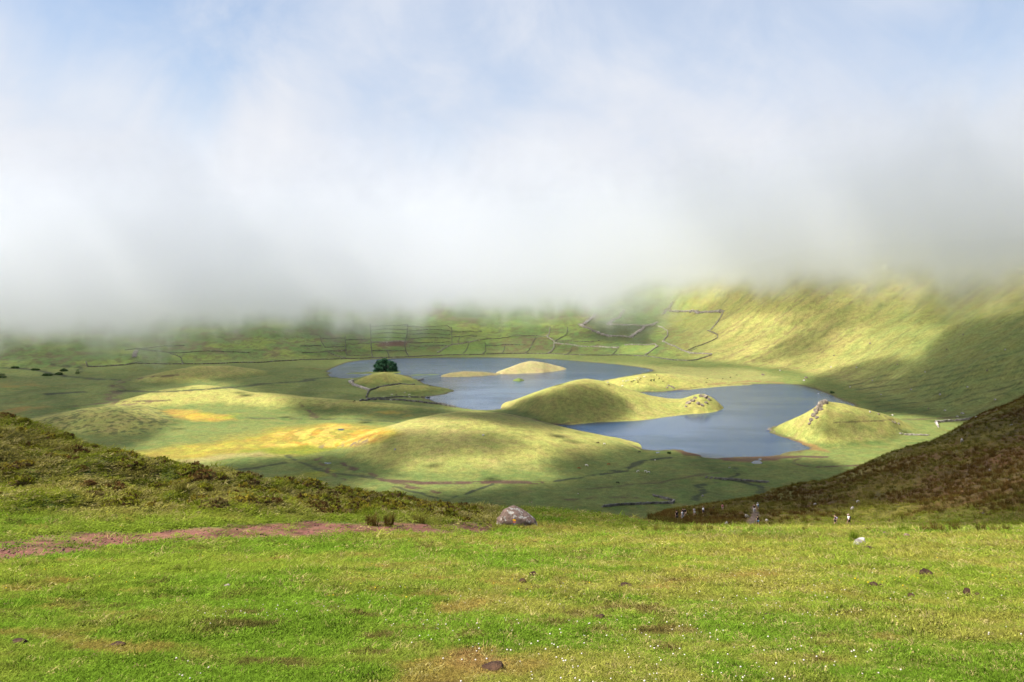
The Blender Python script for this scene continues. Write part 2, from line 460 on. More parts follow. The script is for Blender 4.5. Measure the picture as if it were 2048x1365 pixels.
def paint_ground():
    wx = (fbm(X / 40, Y / 40, 4, 131) - .5); wy = (fbm(X / 40, Y / 40, 4, 132) - .5)
    fine = fbm(X / 9, Y / 9, 4, 133); mid = fbm(X / 55, Y / 55, 4, 134); tiny = fbm(X / 3.2, Y / 3.2, 3, 135)
    qx = PX + wx * 46000.0 / np.maximum(D, 400); qy = ROW + wy * 9000.0 / np.maximum(D, 400)
    far = np.zeros((R, C, 3)); far[:] = (0.122, 0.146, 0.036)
    far = lerp3(far, (0.092, 0.122, 0.028), sstep(mid, .45, .68))
    far = lerp3(far, (0.150, 0.160, 0.040), sstep(fine * .5 + mid * .5, .50, .68) * .7)
    far = lerp3(far, (0.085, 0.072, 0.028), sstep(tiny * .5 + fine * .5, .60, .72) * .35)
    # hills and the sunny slopes: shorter, strawier grass
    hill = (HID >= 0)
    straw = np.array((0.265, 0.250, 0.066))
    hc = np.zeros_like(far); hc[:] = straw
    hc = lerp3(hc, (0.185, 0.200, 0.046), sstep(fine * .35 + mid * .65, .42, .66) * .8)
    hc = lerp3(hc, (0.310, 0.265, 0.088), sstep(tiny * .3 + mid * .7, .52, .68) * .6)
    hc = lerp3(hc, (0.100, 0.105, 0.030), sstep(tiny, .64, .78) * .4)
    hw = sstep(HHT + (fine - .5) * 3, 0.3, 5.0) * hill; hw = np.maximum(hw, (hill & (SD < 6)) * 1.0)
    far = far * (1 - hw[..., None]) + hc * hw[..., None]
    wall = WD > 4
    right = sstep(PX, 1280, 1480)
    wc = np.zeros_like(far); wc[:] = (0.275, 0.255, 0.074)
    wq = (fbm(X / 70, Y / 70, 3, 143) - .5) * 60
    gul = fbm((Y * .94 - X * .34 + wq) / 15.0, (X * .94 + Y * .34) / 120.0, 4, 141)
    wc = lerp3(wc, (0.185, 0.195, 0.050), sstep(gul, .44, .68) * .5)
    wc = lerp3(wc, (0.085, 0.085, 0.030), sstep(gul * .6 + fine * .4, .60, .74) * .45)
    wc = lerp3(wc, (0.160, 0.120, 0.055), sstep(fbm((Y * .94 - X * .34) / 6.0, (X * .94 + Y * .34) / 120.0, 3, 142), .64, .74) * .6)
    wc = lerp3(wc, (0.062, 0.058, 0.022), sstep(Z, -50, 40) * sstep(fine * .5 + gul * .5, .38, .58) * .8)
    wc = lerp3(wc, (0.135, 0.165, 0.042), sstep(qx, 1640, 1860) * sstep(qy, 560, 660) * .7)
    # far fields: plots of different greens between the walls
    fc_ = np.zeros_like(far); fc_[:] = (0.098, 0.142, 0.038)
    plot = vnoise(PX / 62.0, ROW / 11.0, 151)
    fc_ = lerp3(fc_, (0.140, 0.180, 0.040), sstep(plot, .5, .7))
    fc_ = lerp3(fc_, (0.080, 0.085, 0.030), sstep(fine, .50, .66) * .8)
    fc_ = lerp3(fc_, (0.105, 0.080, 0.040), sstep(mid * .6 + fine * .4, .56, .66) * .7)
    wc = fc_ * (1 - right[..., None]) + wc * right[..., None]
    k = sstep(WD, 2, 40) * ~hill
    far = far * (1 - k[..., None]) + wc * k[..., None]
    def patch(pts, c, soft=6, amt=1.0, ntex=None):
        nonlocal far
        m = soft_poly(qx, qy * 3, [(a, b * 3) for a, b in pts], soft * 3) * amt
        if ntex is not None:
            m = m * ntex
        m = m * (D > 420)
        far = lerp3(far, c, m)
    # brown and rushy plots on the far fields
    patch([(757, 684), (812, 683), (812, 692), (760, 694)], (0.10, 0.055, 0.035), 2)
    patch([(980, 690), (1060, 672), (1110, 660), (1110, 690), (1040, 710), (985, 708)], (0.105, 0.085, 0.038), 4, .8, sstep(fine, .35, .6))
    patch([(1170, 640), (1310, 650), (1290, 690), (1190, 680)], (0.070, 0.085, 0.035), 4, .8)
    patch([(1330, 665), (1430, 662), (1420, 690), (1370, 700), (1335, 685)], (0.150, 0.135, 0.040), 6, .6, sstep(fine, .3, .6))
    patch([(1240, 690), (1312, 688), (1300, 706), (1235, 708)], (0.165, 0.215, 0.050), 3, .9)
    patch([(1330, 630), (1440, 628), (1420, 660), (1340, 655)], (0.165, 0.170, 0.045), 5, .7)
    patch([(890, 690), (970, 688), (968, 708), (880, 708)], (0.13, 0.19, 0.04), 3, .8)
    patch([(735, 655), (810, 655), (810, 682), (735, 683)], (0.12, 0.18, 0.035), 3, .8)
    patch([(980, 715), (1500, 740), (1560, 757), (1500, 768), (1420, 772), (1310, 745), (1250, 728), (980, 720)], (0.235, 0.225, 0.070), 5, .8)
    # bogs
    bog_n = sstep(fbm(X / 14, Y / 26, 4, 161), .38, .62); bog_n2 = sstep(fbm(X / 8, Y / 16, 4, 162), .46, .62); bog3 = sstep(fbm(X / 6, Y / 18, 4, 163), .56, .66)
    big = [(270, 912), (330, 895), (440, 880), (540, 862), (620, 848), (700, 850), (770, 855), (795, 866), (770, 882), (700, 896), (610, 905), (590, 915), (480, 908), (400, 920), (300, 925)]
    patch(big, (0.240, 0.190, 0.026), 7, 1.0, .75 + .25 * bog_n2)
    patch([(560, 868), (640, 850), (790, 860), (760, 885), (690, 897), (600, 902), (520, 892)], (0.330, 0.195, 0.026), 6, .9, bog_n)
    patch([(560, 868), (640, 850), (790, 860), (760, 885), (690, 897), (600, 902), (520, 892)], (0.400, 0.300, 0.060), 6, .75, bog_n2)
    patch([(480, 900), (620, 892), (690, 898), (620, 912), (500, 908)], (0.130, 0.150, 0.012), 5, .9)
    patch([(300, 905), (420, 890), (560, 880), (480, 900), (360, 912), (290, 918)], (0.270, 0.240, 0.035), 5, .7, bog_n2)
    patch([(640, 893), (720, 880), (780, 875), (700, 897), (650, 905)], (0.10, 0.085, 0.075), 5, .8, bog3)
    patch([(300, 925), (430, 912), (540, 902), (590, 912), (480, 915), (390, 930), (330, 935)], (0.235, 0.200, 0.070), 5, .9)
    patch([(315, 822), (380, 820), (450, 830), (470, 838), (400, 842), (340, 838)], (0.320, 0.205, 0.030), 4, 1.0, .7 + .3 * bog_n)
    patch([(400, 822), (470, 828), (470, 838), (420, 838)], (0.19, 0.20, 0.02), 4, .9, bog_n)
    patch([(720, 826), (790, 822), (845, 828), (800, 836), (740, 834)], (0.260, 0.190, 0.030), 4, .9, bog_n)
    patch([(540, 965), (620, 945), (690, 935), (650, 955), (600, 972)], (0.170, 0.180, 0.015), 5, .9)
    patch([(0, 768), (60, 764), (110, 774), (40, 780), (0, 780)], (0.190, 0.145, 0.028), 4, .8, bog_n)
    patch([(-40, 812), (40, 808), (100, 814), (20, 824), (-40, 826)], (0.190, 0.130, 0.028), 4, .9, bog_n)
    patch([(630, 912), (700, 900), (690, 930), (640, 940), (600, 935)], (0.080, 0.095, 0.020), 6, .6)
    # wet brown ground
    patch([(200, 800), (230, 765), (260, 755), (250, 780), (240, 805), (330, 800), (240, 815)], (0.095, 0.062, 0.040), 4, .8, sstep(fine, .4, .6))
    # islands: pale dry straw and reed
    MAR = np.isin(HID, (13, 14, 15)); LOWSPIT = 17
    far = lerp3(far, (0.120, 0.160, 0.028), MAR * .85)
    far = lerp3(far, (0.060, 0.070, 0.025), MAR * sstep(fine, .5, .62) * .7)
    isl = (HID == 3) * 1.0
    far = lerp3(far, (0.420, 0.350, 0.165), isl * (.80 + .2 * tiny))
    far = lerp3(far, (0.300, 0.260, 0.100), isl * sstep(fine, .55, .7) * .6)
    far = lerp3(far, (0.225, 0.185, 0.085), (HID == 4) * .85)
    far = lerp3(far, (0.105, 0.150, 0.030), (HID == 5) * .85)
    far = lerp3(far, (0.150, 0.125, 0.045), (HID == LOWSPIT) * .6)
    # rough rush-dotted domes on the left
    dots = sstep(fbm(X / 4.0, Y / 4.0, 3, 171), .56, .66)
    far = lerp3(far, (0.045, 0.058, 0.020), dots * ((HID == 10) | (HID == 12)) * .7)
    # shores
    shore = (1 - sstep(np.abs(SD), 1.0, 4.5 + 5 * fine)) * (D > 400) * (1 - sstep(Z - WATER, 0.8, 2.5))
    far = lerp3(far, (0.080, 0.055, 0.032), shore * .75)
    far = lerp3(far, (0.045, 0.045, 0.030), (SD < 0) * 1.0 * (HID < 0))
    patch([(1360, 901), (1400, 906), (1460, 918), (1530, 915), (1600, 912), (1560, 922), (1460, 924), (1380, 912)], (0.085, 0.040, 0.026), 2.5, .85)
    patch([(1560, 872), (1620, 896), (1640, 905), (1600, 895)], (0.20, 0.11, 0.04), 2.5, .9)
    # ditches, cattle tracks and mud lines
    def line(pts, wd_, c, amt=.9, gate=.40):
        nonlocal far
        lo = min(p[0] for p in pts) - 60; hi = max(p[0] for p in pts) + 60
        s = (pxs > lo) & (pxs < hi); r0 = (ds > 420)
        ix = np.ix_(r0, s)
        d_ = seg_dist(qx[ix] * .45, ROW[ix] + (wy[ix]) * 5, [(a * .45, b) for a, b in pts])
        m = (1 - sstep(d_, wd_ * .4, wd_ * 1.3)) * sstep(fine[ix] + .25 * tiny[ix], gate, gate + .22) * amt
        far[ix] = lerp3(far[ix], c, m)
    mud = (0.075, 0.045, 0.028); dk = (0.040, 0.048, 0.022)
    line([(690, 925), (720, 940), (770, 960), (820, 972), (880, 985)], 3.0, mud)
    line([(770, 960), (850, 967), (930, 966), (1000, 964), (1075, 966)], 3.2, mud, 1, .3)
    line([(800, 972), (840, 985), (900, 1000), (985, 968)], 2.2, dk)
    line([(985, 968), (940, 985), (880, 1003)], 2.0, dk)
    line([(1100, 963), (1180, 950), (1250, 942), (1275, 930), (1300, 920), (1335, 916)], 2.0, dk, 1, .3)
    line([(1200, 945), (1250, 940), (1290, 925)], 3, dk)
    line([(1460, 937), (1470, 950), (1440, 962), (1390, 972), (1380, 995), (1410, 1012)], 2.6, dk)
    line([(1440, 958), (1480, 965), (1530, 975)], 2.2, dk, 1, .3)
    line([(1500, 985), (1520, 975), (1512, 990)], 4, dk, .8)
    line([(1600, 918), (1610, 930), (1640, 935), (1720, 930)], 2, mud)
    line([(1450, 921), (1540, 920), (1600, 914), (1640, 915)], 2.2, mud, 1, .25)
    line([(1140, 1000), (1200, 994), (1260, 996)], 2.2, mud, .7)
    line([(1190, 978), (1260, 970), (1330, 966), (1440, 945)], 1.6, mud, .6)
    line([(0, 735), (60, 738), (110, 748), (160, 757), (240, 760)], 2.2, dk, .9, .3)
    line([(100, 728), (150, 735), (155, 742)], 3, dk, .9)
    line([(90, 790), (170, 785)], 1.6, dk, 1, .2)
    line([(220, 775), (260, 760), (300, 755), (360, 752)], 2.0, mud, .9)
    line([(235, 782), (320, 784), (450, 776), (540, 768), (620, 760), (700, 752)], 1.8, dk, .9, .3)
    line([(130, 815), (230, 805), (340, 800)], 1.8, mud, .8)
    line([(600, 806), (625, 830), (650, 835)], 1.5, mud, .7)
    line([(500, 836), (580, 838), (700, 838), (790, 845)], 1.8, dk, .6)
    line([(590, 912), (650, 940), (700, 950), (750, 955)], 2.4, dk, .8)
    line([(440, 944), (500, 938), (580, 925)], 1.8, dk, .8)
    line([(640, 916), (670, 945), (690, 960)], 2.0, mud, .8)
    line([(1130, 852), (1060, 838), (1000, 828)], 2.2, mud, .6)
    line([(1560, 766), (1480, 764), (1420, 770)], 1.6, (0.19, 0.10, 0.05), .8)
    line([(1680, 846), (1760, 842), (1850, 838), (1960, 832)], 1.6, mud, .7)
    for k in range(9):
        y0 = 742 + k * 9
        line([(1700 + k * 8, y0 + 20), (1850 + k * 6, y0), (2048, y0 - 40)], 1.0, dk, .65, .42)
    # near slope
    near = near_color(X, Y, PX, ROW)
    n1 = fbm(X / 2.2, Y / 2.2, 4, 181); n2 = fbm(X / 0.8, Y / 0.8, 3, 182)
    mc = np.zeros_like(near); mc[:] = (0.120, 0.130, 0.030)
    mc = lerp3(mc, (0.075, 0.110, 0.014), sstep(n1, .42, .60))
    mc = lerp3(mc, (0.190, 0.160, 0.060), sstep(n2 * .6 + n1 * .4, .52, .66) * .7)
    mc = lerp3(mc, (0.060, 0.040, 0.016), sstep(fbm(X / 1.6, Y / 1.6, 3, 183), .58, .70) * .8)
    near = near * (1 - mound[..., None]) + mc * mound[..., None]
    hs1 = fbm(X / 13, Y / 24, 4, 191); hs2 = fbm(X / 3.5, Y / 5, 3, 192)
    hc2 = np.zeros_like(near); hc2[:] = (0.085, 0.050, 0.017)
    hc2 = lerp3(hc2, (0.125, 0.098, 0.018), sstep(hs1 * .65 + hs2 * .35, .50, .64))
    hc2 = lerp3(hc2, (0.040, 0.028, 0.012), sstep(hs2, .56, .72) * .7)
    top = sstep(D, D3 - 70, D3 - 10)
    hc2 = lerp3(hc2, (0.130, 0.120, 0.034), top * sstep(hs2, .35, .6) * .8)
    base_g = 1 - sstep(D, D2 * 1.0, D2 * 1.28)
    hc2 = lerp3(hc2, (0.125, 0.118, 0.015), base_g * .85)
    near = near * (1 - hillside[..., None]) + hc2 * hillside[..., None]
    pm = path_mask(PX, ROW, X, Y) * (D < 60)
    red = np.zeros_like(near); red[:] = (0.200, 0.078, 0.060)
    red = lerp3(red, (0.105, 0.036, 0.026), sstep(n2, .5, .68))
    near = near * (1 - pm[..., None] * .92) + red * pm[..., None] * .92
    # trodden footpath down the right-hand slope
    tr = seg_dist(PX, ROW * 1.5, [(1492, 1056 * 1.5), (1502, 1046 * 1.5), (1510, 1030 * 1.5), (1507, 1020 * 1.5)])
    near = lerp3(near, (0.115, 0.082, 0.060), (1 - sstep(tr, 4, 13)) * (D > 90) * (D < 260))
    tr = seg_dist(PX, ROW * 2, [(1500, 1054 * 2), (1600, 1053 * 2), (1700, 1053 * 2), (1760, 1052 * 2)])
    near = lerp3(near, (0.125, 0.085, 0.045), (1 - sstep(tr, 3, 10)) * (D > 70) * (D < 200) * sstep(n2, .3, .6))
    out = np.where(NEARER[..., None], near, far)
    return out

col = paint_ground()
region = np.zeros((R, C), int)                     # 0 crater floor, 1 meadow, 2 left bank, 3 right hillside, 4 crater wall, 10+k hill k
region[WD > 6] = 4
region = np.where((HID >= 0) & ~NEARER, 10 + HID, region)
region = np.where(NEARER & (D < D4), 1, region)
region = np.where(NEARER & (D < D4) & (D > D2 * .96) & (PX < 960), 2, region)
region = np.where(NEARER & (D < D4) & (D > D2 * 1.0) & (PX > 1370), 3, region)


def grid_normals():
    P = np.stack([X, Y, Z], -1)
    du = np.gradient(P, axis=1); dv = np.gradient(P, axis=0)
    n = np.cross(du, dv); n /= np.linalg.norm(n, axis=-1, keepdims=True) + 1e-12
    n[n[..., 2] < 0] *= -1
    return n
NRM = grid_normals()

def mesh_from(name, verts, faces):
    me = bpy.data.meshes.new(name)
    nv, nf = len(verts), len(faces)
    k = faces.shape[1]
    me.vertices.add(nv); me.vertices.foreach_set('co', np.ascontiguousarray(verts, dtype=np.float32).ravel())
    me.loops.add(nf * k); me.loops.foreach_set('vertex_index', np.ascontiguousarray(faces, dtype=np.int32).ravel())
    me.polygons.add(nf)
    me.polygons.foreach_set('loop_start', np.arange(0, nf * k, k, dtype=np.int32))
    me.polygons.foreach_set('use_smooth', np.ones(nf, bool))
    me.update(calc_edges=True)
    return me

def add_attr(me, name, typ, data):
    a = me.attributes.new(name, typ, 'POINT')
    key = {'FLOAT_VECTOR': 'vector', 'FLOAT_COLOR': 'color', 'FLOAT': 'value', 'INT': 'value'}[typ]
    a.data.foreach_set(key, np.ascontiguousarray(data, dtype=np.int32 if typ == 'INT' else np.float32).ravel())

# ------------------------------------------------------------------ materials
def bsdf_mat(name):
    m = bpy.data.materials.new(name); m.use_nodes = True
    t = NT(m.node_tree); b = t.n['Principled BSDF']
    b.inputs['Roughness'].default_value = 0.9
    b.inputs['Specular IOR Level'].default_value = 0.2
    return m, t, b

def ground_material(name, s_far, s_near, bump_far, bump_near, near=False):
    m, t, b = bsdf_mat(name)
    at = t.node('ShaderNodeAttribute', attribute_name='tone')
    nr = t.node('ShaderNodeAttribute', attribute_name='nrm')
    geo = t.node('ShaderNodeNewGeometry')
    pos = geo.outputs['Position']
    a = t.noise(pos, s_far, 4, .6)
    f = t.maprange(a, .25, .75, .80, 1.2)
    if not near:
        f = t.math('MULTIPLY', f, t.maprange(t.noise(pos, s_far * 4.2, 3, .7), .36, .60, .74, 1.10))
    if near:
        c = t.noise(pos, s_near, 3, .6)
        f = t.math('MULTIPLY', f, t.maprange(c, .3, .72, .55, 1.4))
    hs = t.node('ShaderNodeVectorMath', operation='SCALE')
    t.link(at.outputs['Color'], hs.inputs[0]); t.link(f, hs.inputs['Scale'])
    hue = t.node('ShaderNodeHueSaturation')
    t.link(hs.outputs[0], hue.inputs['Color'])
    t.link(t.maprange(t.noise(pos, s_far * .37, 3, .5), .3, .7, .482, .518), hue.inputs['Hue'])
    t.link(hue.outputs[0], b.inputs['Base Color'])
    bp = t.node('ShaderNodeBump'); bp.inputs['Strength'].default_value = 1.0; bp.inputs['Distance'].default_value = bump_far
    t.link(a, bp.inputs['Height']); t.link(nr.outputs['Vector'], bp.inputs['Normal'])
    out = bp.outputs[0]
    if near:
        b2 = t.node('ShaderNodeBump'); b2.inputs['Distance'].default_value = bump_near
        t.link(c, b2.inputs['Height']); t.link(out, b2.inputs['Normal']); out = b2.outputs[0]
    t.link(out, b.inputs['Normal'])
    return m

M_FAR = ground_material('crater_turf', 0.22, 0, 0.7, 0)
M_WALL = ground_material('wall_turf', 0.13, 0, 1.6, 0)
M_NEAR = ground_material('meadow_turf', 1.3, 22.0, 0.12, 0.03, True)
M_SLOPE = ground_material('rush_slope', 0.35, 3.0, 0.5, 0.25, True)

# ------------------------------------------------------------------ ground meshes: one sheet, cut into its named pieces along shared edges
def build_ground():
    idx = np.arange(R * C).reshape(R, C)
    V = np.stack([X, Y, Z], -1).reshape(-1, 3)
    fc = np.stack([idx[:-1, :-1], idx[:-1, 1:], idx[1:, 1:], idx[1:, :-1]], -1).reshape(-1, 4)
    fr = region[:-1, :-1].reshape(-1)
    Cc = np.concatenate([col.reshape(-1, 3), np.ones((R * C, 1))], 1)
    Nn = NRM.reshape(-1, 3)
    names = {0: ('crater_floor', M_FAR), 1: ('meadow', M_NEAR), 2: ('grass_bank', M_NEAR), 3: ('hillside', M_SLOPE), 4: ('crater_wall', M_WALL)}
    for r in np.unique(fr):
        nm, mat = names[r] if r < 10 else (HILLS[r - 10][0], M_FAR)
        f = fc[fr == r]
        used, invx = np.unique(f, return_inverse=True)
        me = mesh_from(nm, V[used], invx.reshape(-1, 4))
        add_attr(me, 'tone', 'FLOAT_COLOR', Cc[used]); add_attr(me, 'nrm', 'FLOAT_VECTOR', Nn[used])
        me.materials.append(mat)
        o = bpy.data.objects.new(nm, me); COL.objects.link(o); o['kind'] = 'structure'
build_ground()

# ------------------------------------------------------------------ lakes
def lake_material():
    m, t, b = bsdf_mat('lake_water')
    b.inputs['Base Color'].default_value = (0.010, 0.038, 0.100, 1)
    b.inputs['Roughness'].default_value = 0.12
    b.inputs['IOR'].default_value = 1.333
    b.inputs['Specular IOR Level'].default_value = 0.5
    geo = t.node('ShaderNodeNewGeometry')
    st = t.vmath('MULTIPLY', geo.outputs['Position'], (1.0, 0.45, 1.0))
    r1 = t.noise(st, 0.55, 4, .65); gust = t.maprange(t.noise(t.vmath('MULTIPLY', geo.outputs['Position'], (.35, 1.0, 1.0)), 0.011, 4, .6), .36, .66, .12, 1.25)
    bp = t.node('ShaderNodeBump'); bp.inputs['Distance'].default_value = 0.9
    t.link(gust, bp.inputs['Strength']); t.link(r1, bp.inputs['Height']); t.link(bp.outputs[0], b.inputs['Normal'])
    return m
M_LAKE = lake_material()
for lk in (LAKE_A, LAKE_B):
    p = np.array([floor_xy(a, b) for a, b in lk]); c = p.mean(0)
    q = smooth_closed(p, 3)
    x0, y0 = q.min(0) - 25; x1, y1 = q.max(0) + 25
    if lk is LAKE_B:
        x0 = x0
    gx, gy = np.meshgrid(np.linspace(x0, x1, 60), np.linspace(y0, y1, 60))
    qd = seg_dist(gx, gy, q, True); qd = np.where(inside(gx, gy, q), -qd, qd)
    zz = 0.0 if lk is LAKE_A else 0.004
    ii = np.arange(3600).reshape(60, 60)
    f = np.stack([ii[:-1, :-1], ii[:-1, 1:], ii[1:, 1:], ii[1:, :-1]], -1).reshape(-1, 4)
    f = f[(qd.reshape(-1)[f].min(1) < 22)]
    me = mesh_from('lake', np.stack([gx, gy, np.full_like(gx, WATER + zz)], -1).reshape(-1, 3), f)
    me.materials.append(M_LAKE)
    o = bpy.data.objects.new('lake', me); COL.objects.link(o); o['kind'] = 'structure'

# ------------------------------------------------------------------ fog bank lying on the crater rim
def fog_material():
    m = bpy.data.materials.new('fog'); m.use_nodes = True
    t = NT(m.node_tree); t.n.clear()
    out = t.node('ShaderNodeOutputMaterial')
    geo = t.node('ShaderNodeNewGeometry')
    pos = geo.outputs['Position']
    sp = t.node('ShaderNodeSeparateXYZ'); t.link(pos, sp.inputs[0])
    x, y, z = sp.outputs
    base = t.math('ADD', t.maprange(x, -850, 100, -112.0, -66.0), t.maprange(x, 100, 480, 0.0, 44.0))
    base = t.math('ADD', base, t.maprange(x, 480, 900, 0.0, 2.0))
    st = t.vmath('MULTIPLY', pos, (1.0, 0.8, 1.15))
    big = t.noise(st, 0.0055, 3.0, 0.5, 0.3)
    sml = t.noise(t.vmath('MULTIPLY', pos, (1.0, 0.7, 0.42)), 0.018, 4.0, 0.58, 0.8)
    h = t.math('SUBTRACT', z, base)
    h = t.math('ADD', h, t.math('MULTIPLY', t.math('SUBTRACT', big, 0.5), 150.0))
    h = t.math('ADD', h, t.math('MULTIPLY', t.math('SUBTRACT', sml, 0.5), 135.0))
    d = t.maprange(h, -14.0, 62.0, 0.0, 1.0)
    d = t.math('POWER', d, 1.5)
    yy = t.math('ADD', y, t.maprange(x, 330, 620, 0.0, 470.0))
    nearf = t.maprange(yy, 1000.0, 1380.0, 0.0, 1.0)
    rt = t.maprange(x, 250, 900, 0.0, 110.0)
    top = t.maprange(t.math('SUBTRACT', t.math('ADD', z, t.math('MULTIPLY', t.math('SUBTRACT', big, 0.5), 230.0)), rt), -100.0, 290.0, 1.0, 0.0)
    d = t.math('MULTIPLY', t.math('MULTIPLY', d, top), nearf)
    tex = t.noise(t.vmath('MULTIPLY', pos, (1.0, 0.7, 0.8)), 0.011, 4.0, 0.6, 0.9)
    d = t.math('MULTIPLY', d, t.maprange(tex, 0.32, 0.68, 0.35, 1.6))
    d = t.math('MULTIPLY', d, t.maprange(x, 300, 700, 0.0088, 0.0072))
    v = t.node('ShaderNodeVolumePrincipled')
    v.inputs['Color'].default_value = (0.982, 0.988, 1.0, 1)
    v.inputs['Anisotropy'].default_value = 0.70
    t.link(d, v.inputs['Density'])
    t.link(v.outputs[0], out.inputs['Volume'])
    return m

def fog_mesh():
    """closed body of the bank: a flat top and a hanging underside that follows its lower edge"""
    gx, gy = np.meshgrid(np.linspace(-1750, 1800, 36), np.linspace(985, 2700, 14))
    gy = gy - 400 * sstep(gx, 330, 640) * (2700 - gy) / 1715.0
    b = -112 + 46 * sstep(gx, -850, 100) + 44 * sstep(gx, 100, 480) + 2 * sstep(gx, 480, 900)
    lo = np.maximum(b - 62, -149.0) + (fbm(gx / 300, gy / 300, 2, 77) - .5) * 8
    n = gx.size; ny, nx = gx.shape
    V = np.concatenate([np.stack([gx, gy, lo], -1).reshape(-1, 3), np.stack([gx, gy, np.full_like(gx, 400.0)], -1).reshape(-1, 3)])
    ii = np.arange(n).reshape(ny, nx)
    q = np.stack([ii[:-1, :-1], ii[:-1, 1:], ii[1:, 1:], ii[1:, :-1]], -1).reshape(-1, 4)
    rim = np.concatenate([ii[0, :], ii[1:, -1], ii[-1, -2::-1], ii[-2:0:-1, 0]]); r2 = np.roll(rim, -1)
    f = np.concatenate([q[:, ::-1], q + n, np.stack([rim, r2, r2 + n, rim + n], -1)])
    me = mesh_from('fog', V, f); me.polygons.foreach_set('use_smooth', np.zeros(len(f), bool)); return me
me = fog_mesh()
me.materials.append(fog_material())
fog = bpy.data.objects.new('fog', me); COL.objects.link(fog); fog['kind'] = 'stuff'
# ------------------------------------------------------------------ broken cloud layer above the crater: one unseen sheet added and shaped to shade the ground,
# thick where the photograph's ground lies in shade, absent over the sunlit patches
def shade_map(px, row, d):
    n = (fbm(px / 70.0, row / 26.0, 3, 301) - .5)
    qx = px + n * 60; qy = row + (fbm(px / 70.0 + 9, row / 26.0, 3, 302) - .5) * 24
    s = np.zeros(px.shape)
    s = s + 0.27 * (row < 640) * sstep(-row, -650, -610)  # thin even cover added to dim the fog
    def add(pts, tau, soft=8):
        nonlocal s
        m = soft_poly(qx, qy * 2, [(a, b * 2) for a, b in pts], soft * 2)
        s = s * (1 - m) + tau * m
    # left half of the floor and the far fields
    add([(-300, 600), (640, 600), (660, 735), (900, 765), (930, 815), (700, 808), (560, 795), (470, 770), (400, 762), (300, 785), (200, 815), (120, 830), (330, 830), (300, 870), (250, 905), (-300, 905)], 0.34, 9)
    add([(-400, 500), (620, 500), (640, 730), (300, 740), (0, 752), (-400, 775)], 0.16, 10)
    add([(100, 830), (240, 812), (300, 840), (240, 900), (140, 880)], 0.30, 9)
    add([(640, 640), (1000, 640), (1000, 716), (640, 720)], 0.30, 9)
    add([(1160, 640), (1310, 640), (1300, 690), (1170, 690)], 0.36, 9)
    add([(580, 800), (760, 812), (980, 822), (1040, 840), (900, 832), (740, 838), (600, 832)], 0.40, 6)
    add([(390, 935), (500, 918), (600, 915), (690, 930), (700, 1010), (400, 1010)], 0.36, 8)
    # big dome in the middle: darker band between two bright ones
    add([(640, 930), (690, 900), (760, 868), (900, 862), (1010, 870), (1060, 895), (980, 905), (880, 918), (800, 930), (760, 955), (690, 960)], 0.30, 9)
    add([(1130, 905), (1200, 880), (1330, 905), (1260, 945), (1150, 955), (1090, 945)], 0.34, 9)
    # valley floor in front
    add([(560, 1000), (700, 985), (860, 985), (1000, 975), (1130, 962), (1260, 930), (1330, 905), (1450, 918), (1640, 918), (1700, 940), (1640, 990), (1450, 1045), (1200, 1060), (560, 1060)], 0.42, 8)
    # the hill by the lake, its left flank
    add([(960, 830), (1020, 812), (1070, 795), (1120, 775), (1165, 770), (1185, 785), (1220, 795), (1240, 815), (1235, 838), (1150, 850), (1080, 860), (1000, 845)], 0.55, 6)
    add([(1690, 822), (1760, 828), (1800, 850), (1740, 885), (1640, 880), (1650, 840)], 0.32, 8)
    # crater wall on the right
    add([(1585, 778), (1640, 748), (1700, 727), (1780, 716), (1835, 728), (1880, 690), (1900, 655), (1925, 625), (1970, 600), (2300, 590), (2300, 880), (1960, 855), (1900, 838), (1830, 830), (1740, 815), (1680, 790)], 0.60, 6)
    add([(1640, 660), (1700, 500), (2300, 500), (2300, 640), (1960, 640), (1880, 660), (1800, 640), (1720, 660)], 0.14, 9)
    add([(1838, 640), (1850, 595), (1860, 545), (2300, 560), (2300, 640), (1960, 600), (1930, 640), (1880, 650)], 0.24, 7)
    add([(1500, 722), (1540, 690), (1600, 668), (1650, 650), (1690, 640), (1670, 665), (1630, 690), (1660, 700), (1600, 715)], 0.42, 6)
    add([(1755, 752), (1790, 742), (1840, 740), (1830, 750), (1785, 762)], 0.1, 4)
    add([(1715, 806), (1740, 798), (1755, 806), (1735, 814)], 0.2, 4)
    add([(1560, 640), (1640, 625), (1700, 600), (1720, 620), (1660, 640), (1600, 655)], 0.28, 7)
    # the hillside on the right of the meadow
    m = sstep(d, 128, 165) * (d < 330) * sstep(px, 1360, 1440)
    nn = fbm(px / 120.0, row / 50.0, 3, 303)
    s = np.where(m > 0, np.maximum(s * (d > 330), m * (0.16 + 0.30 * nn)), s)
    m2 = sstep(px, 1800, 1960) * sstep(d, 55, 75) * (d < 130)
    s = np.maximum(s, m2 * 0.3)
    return s

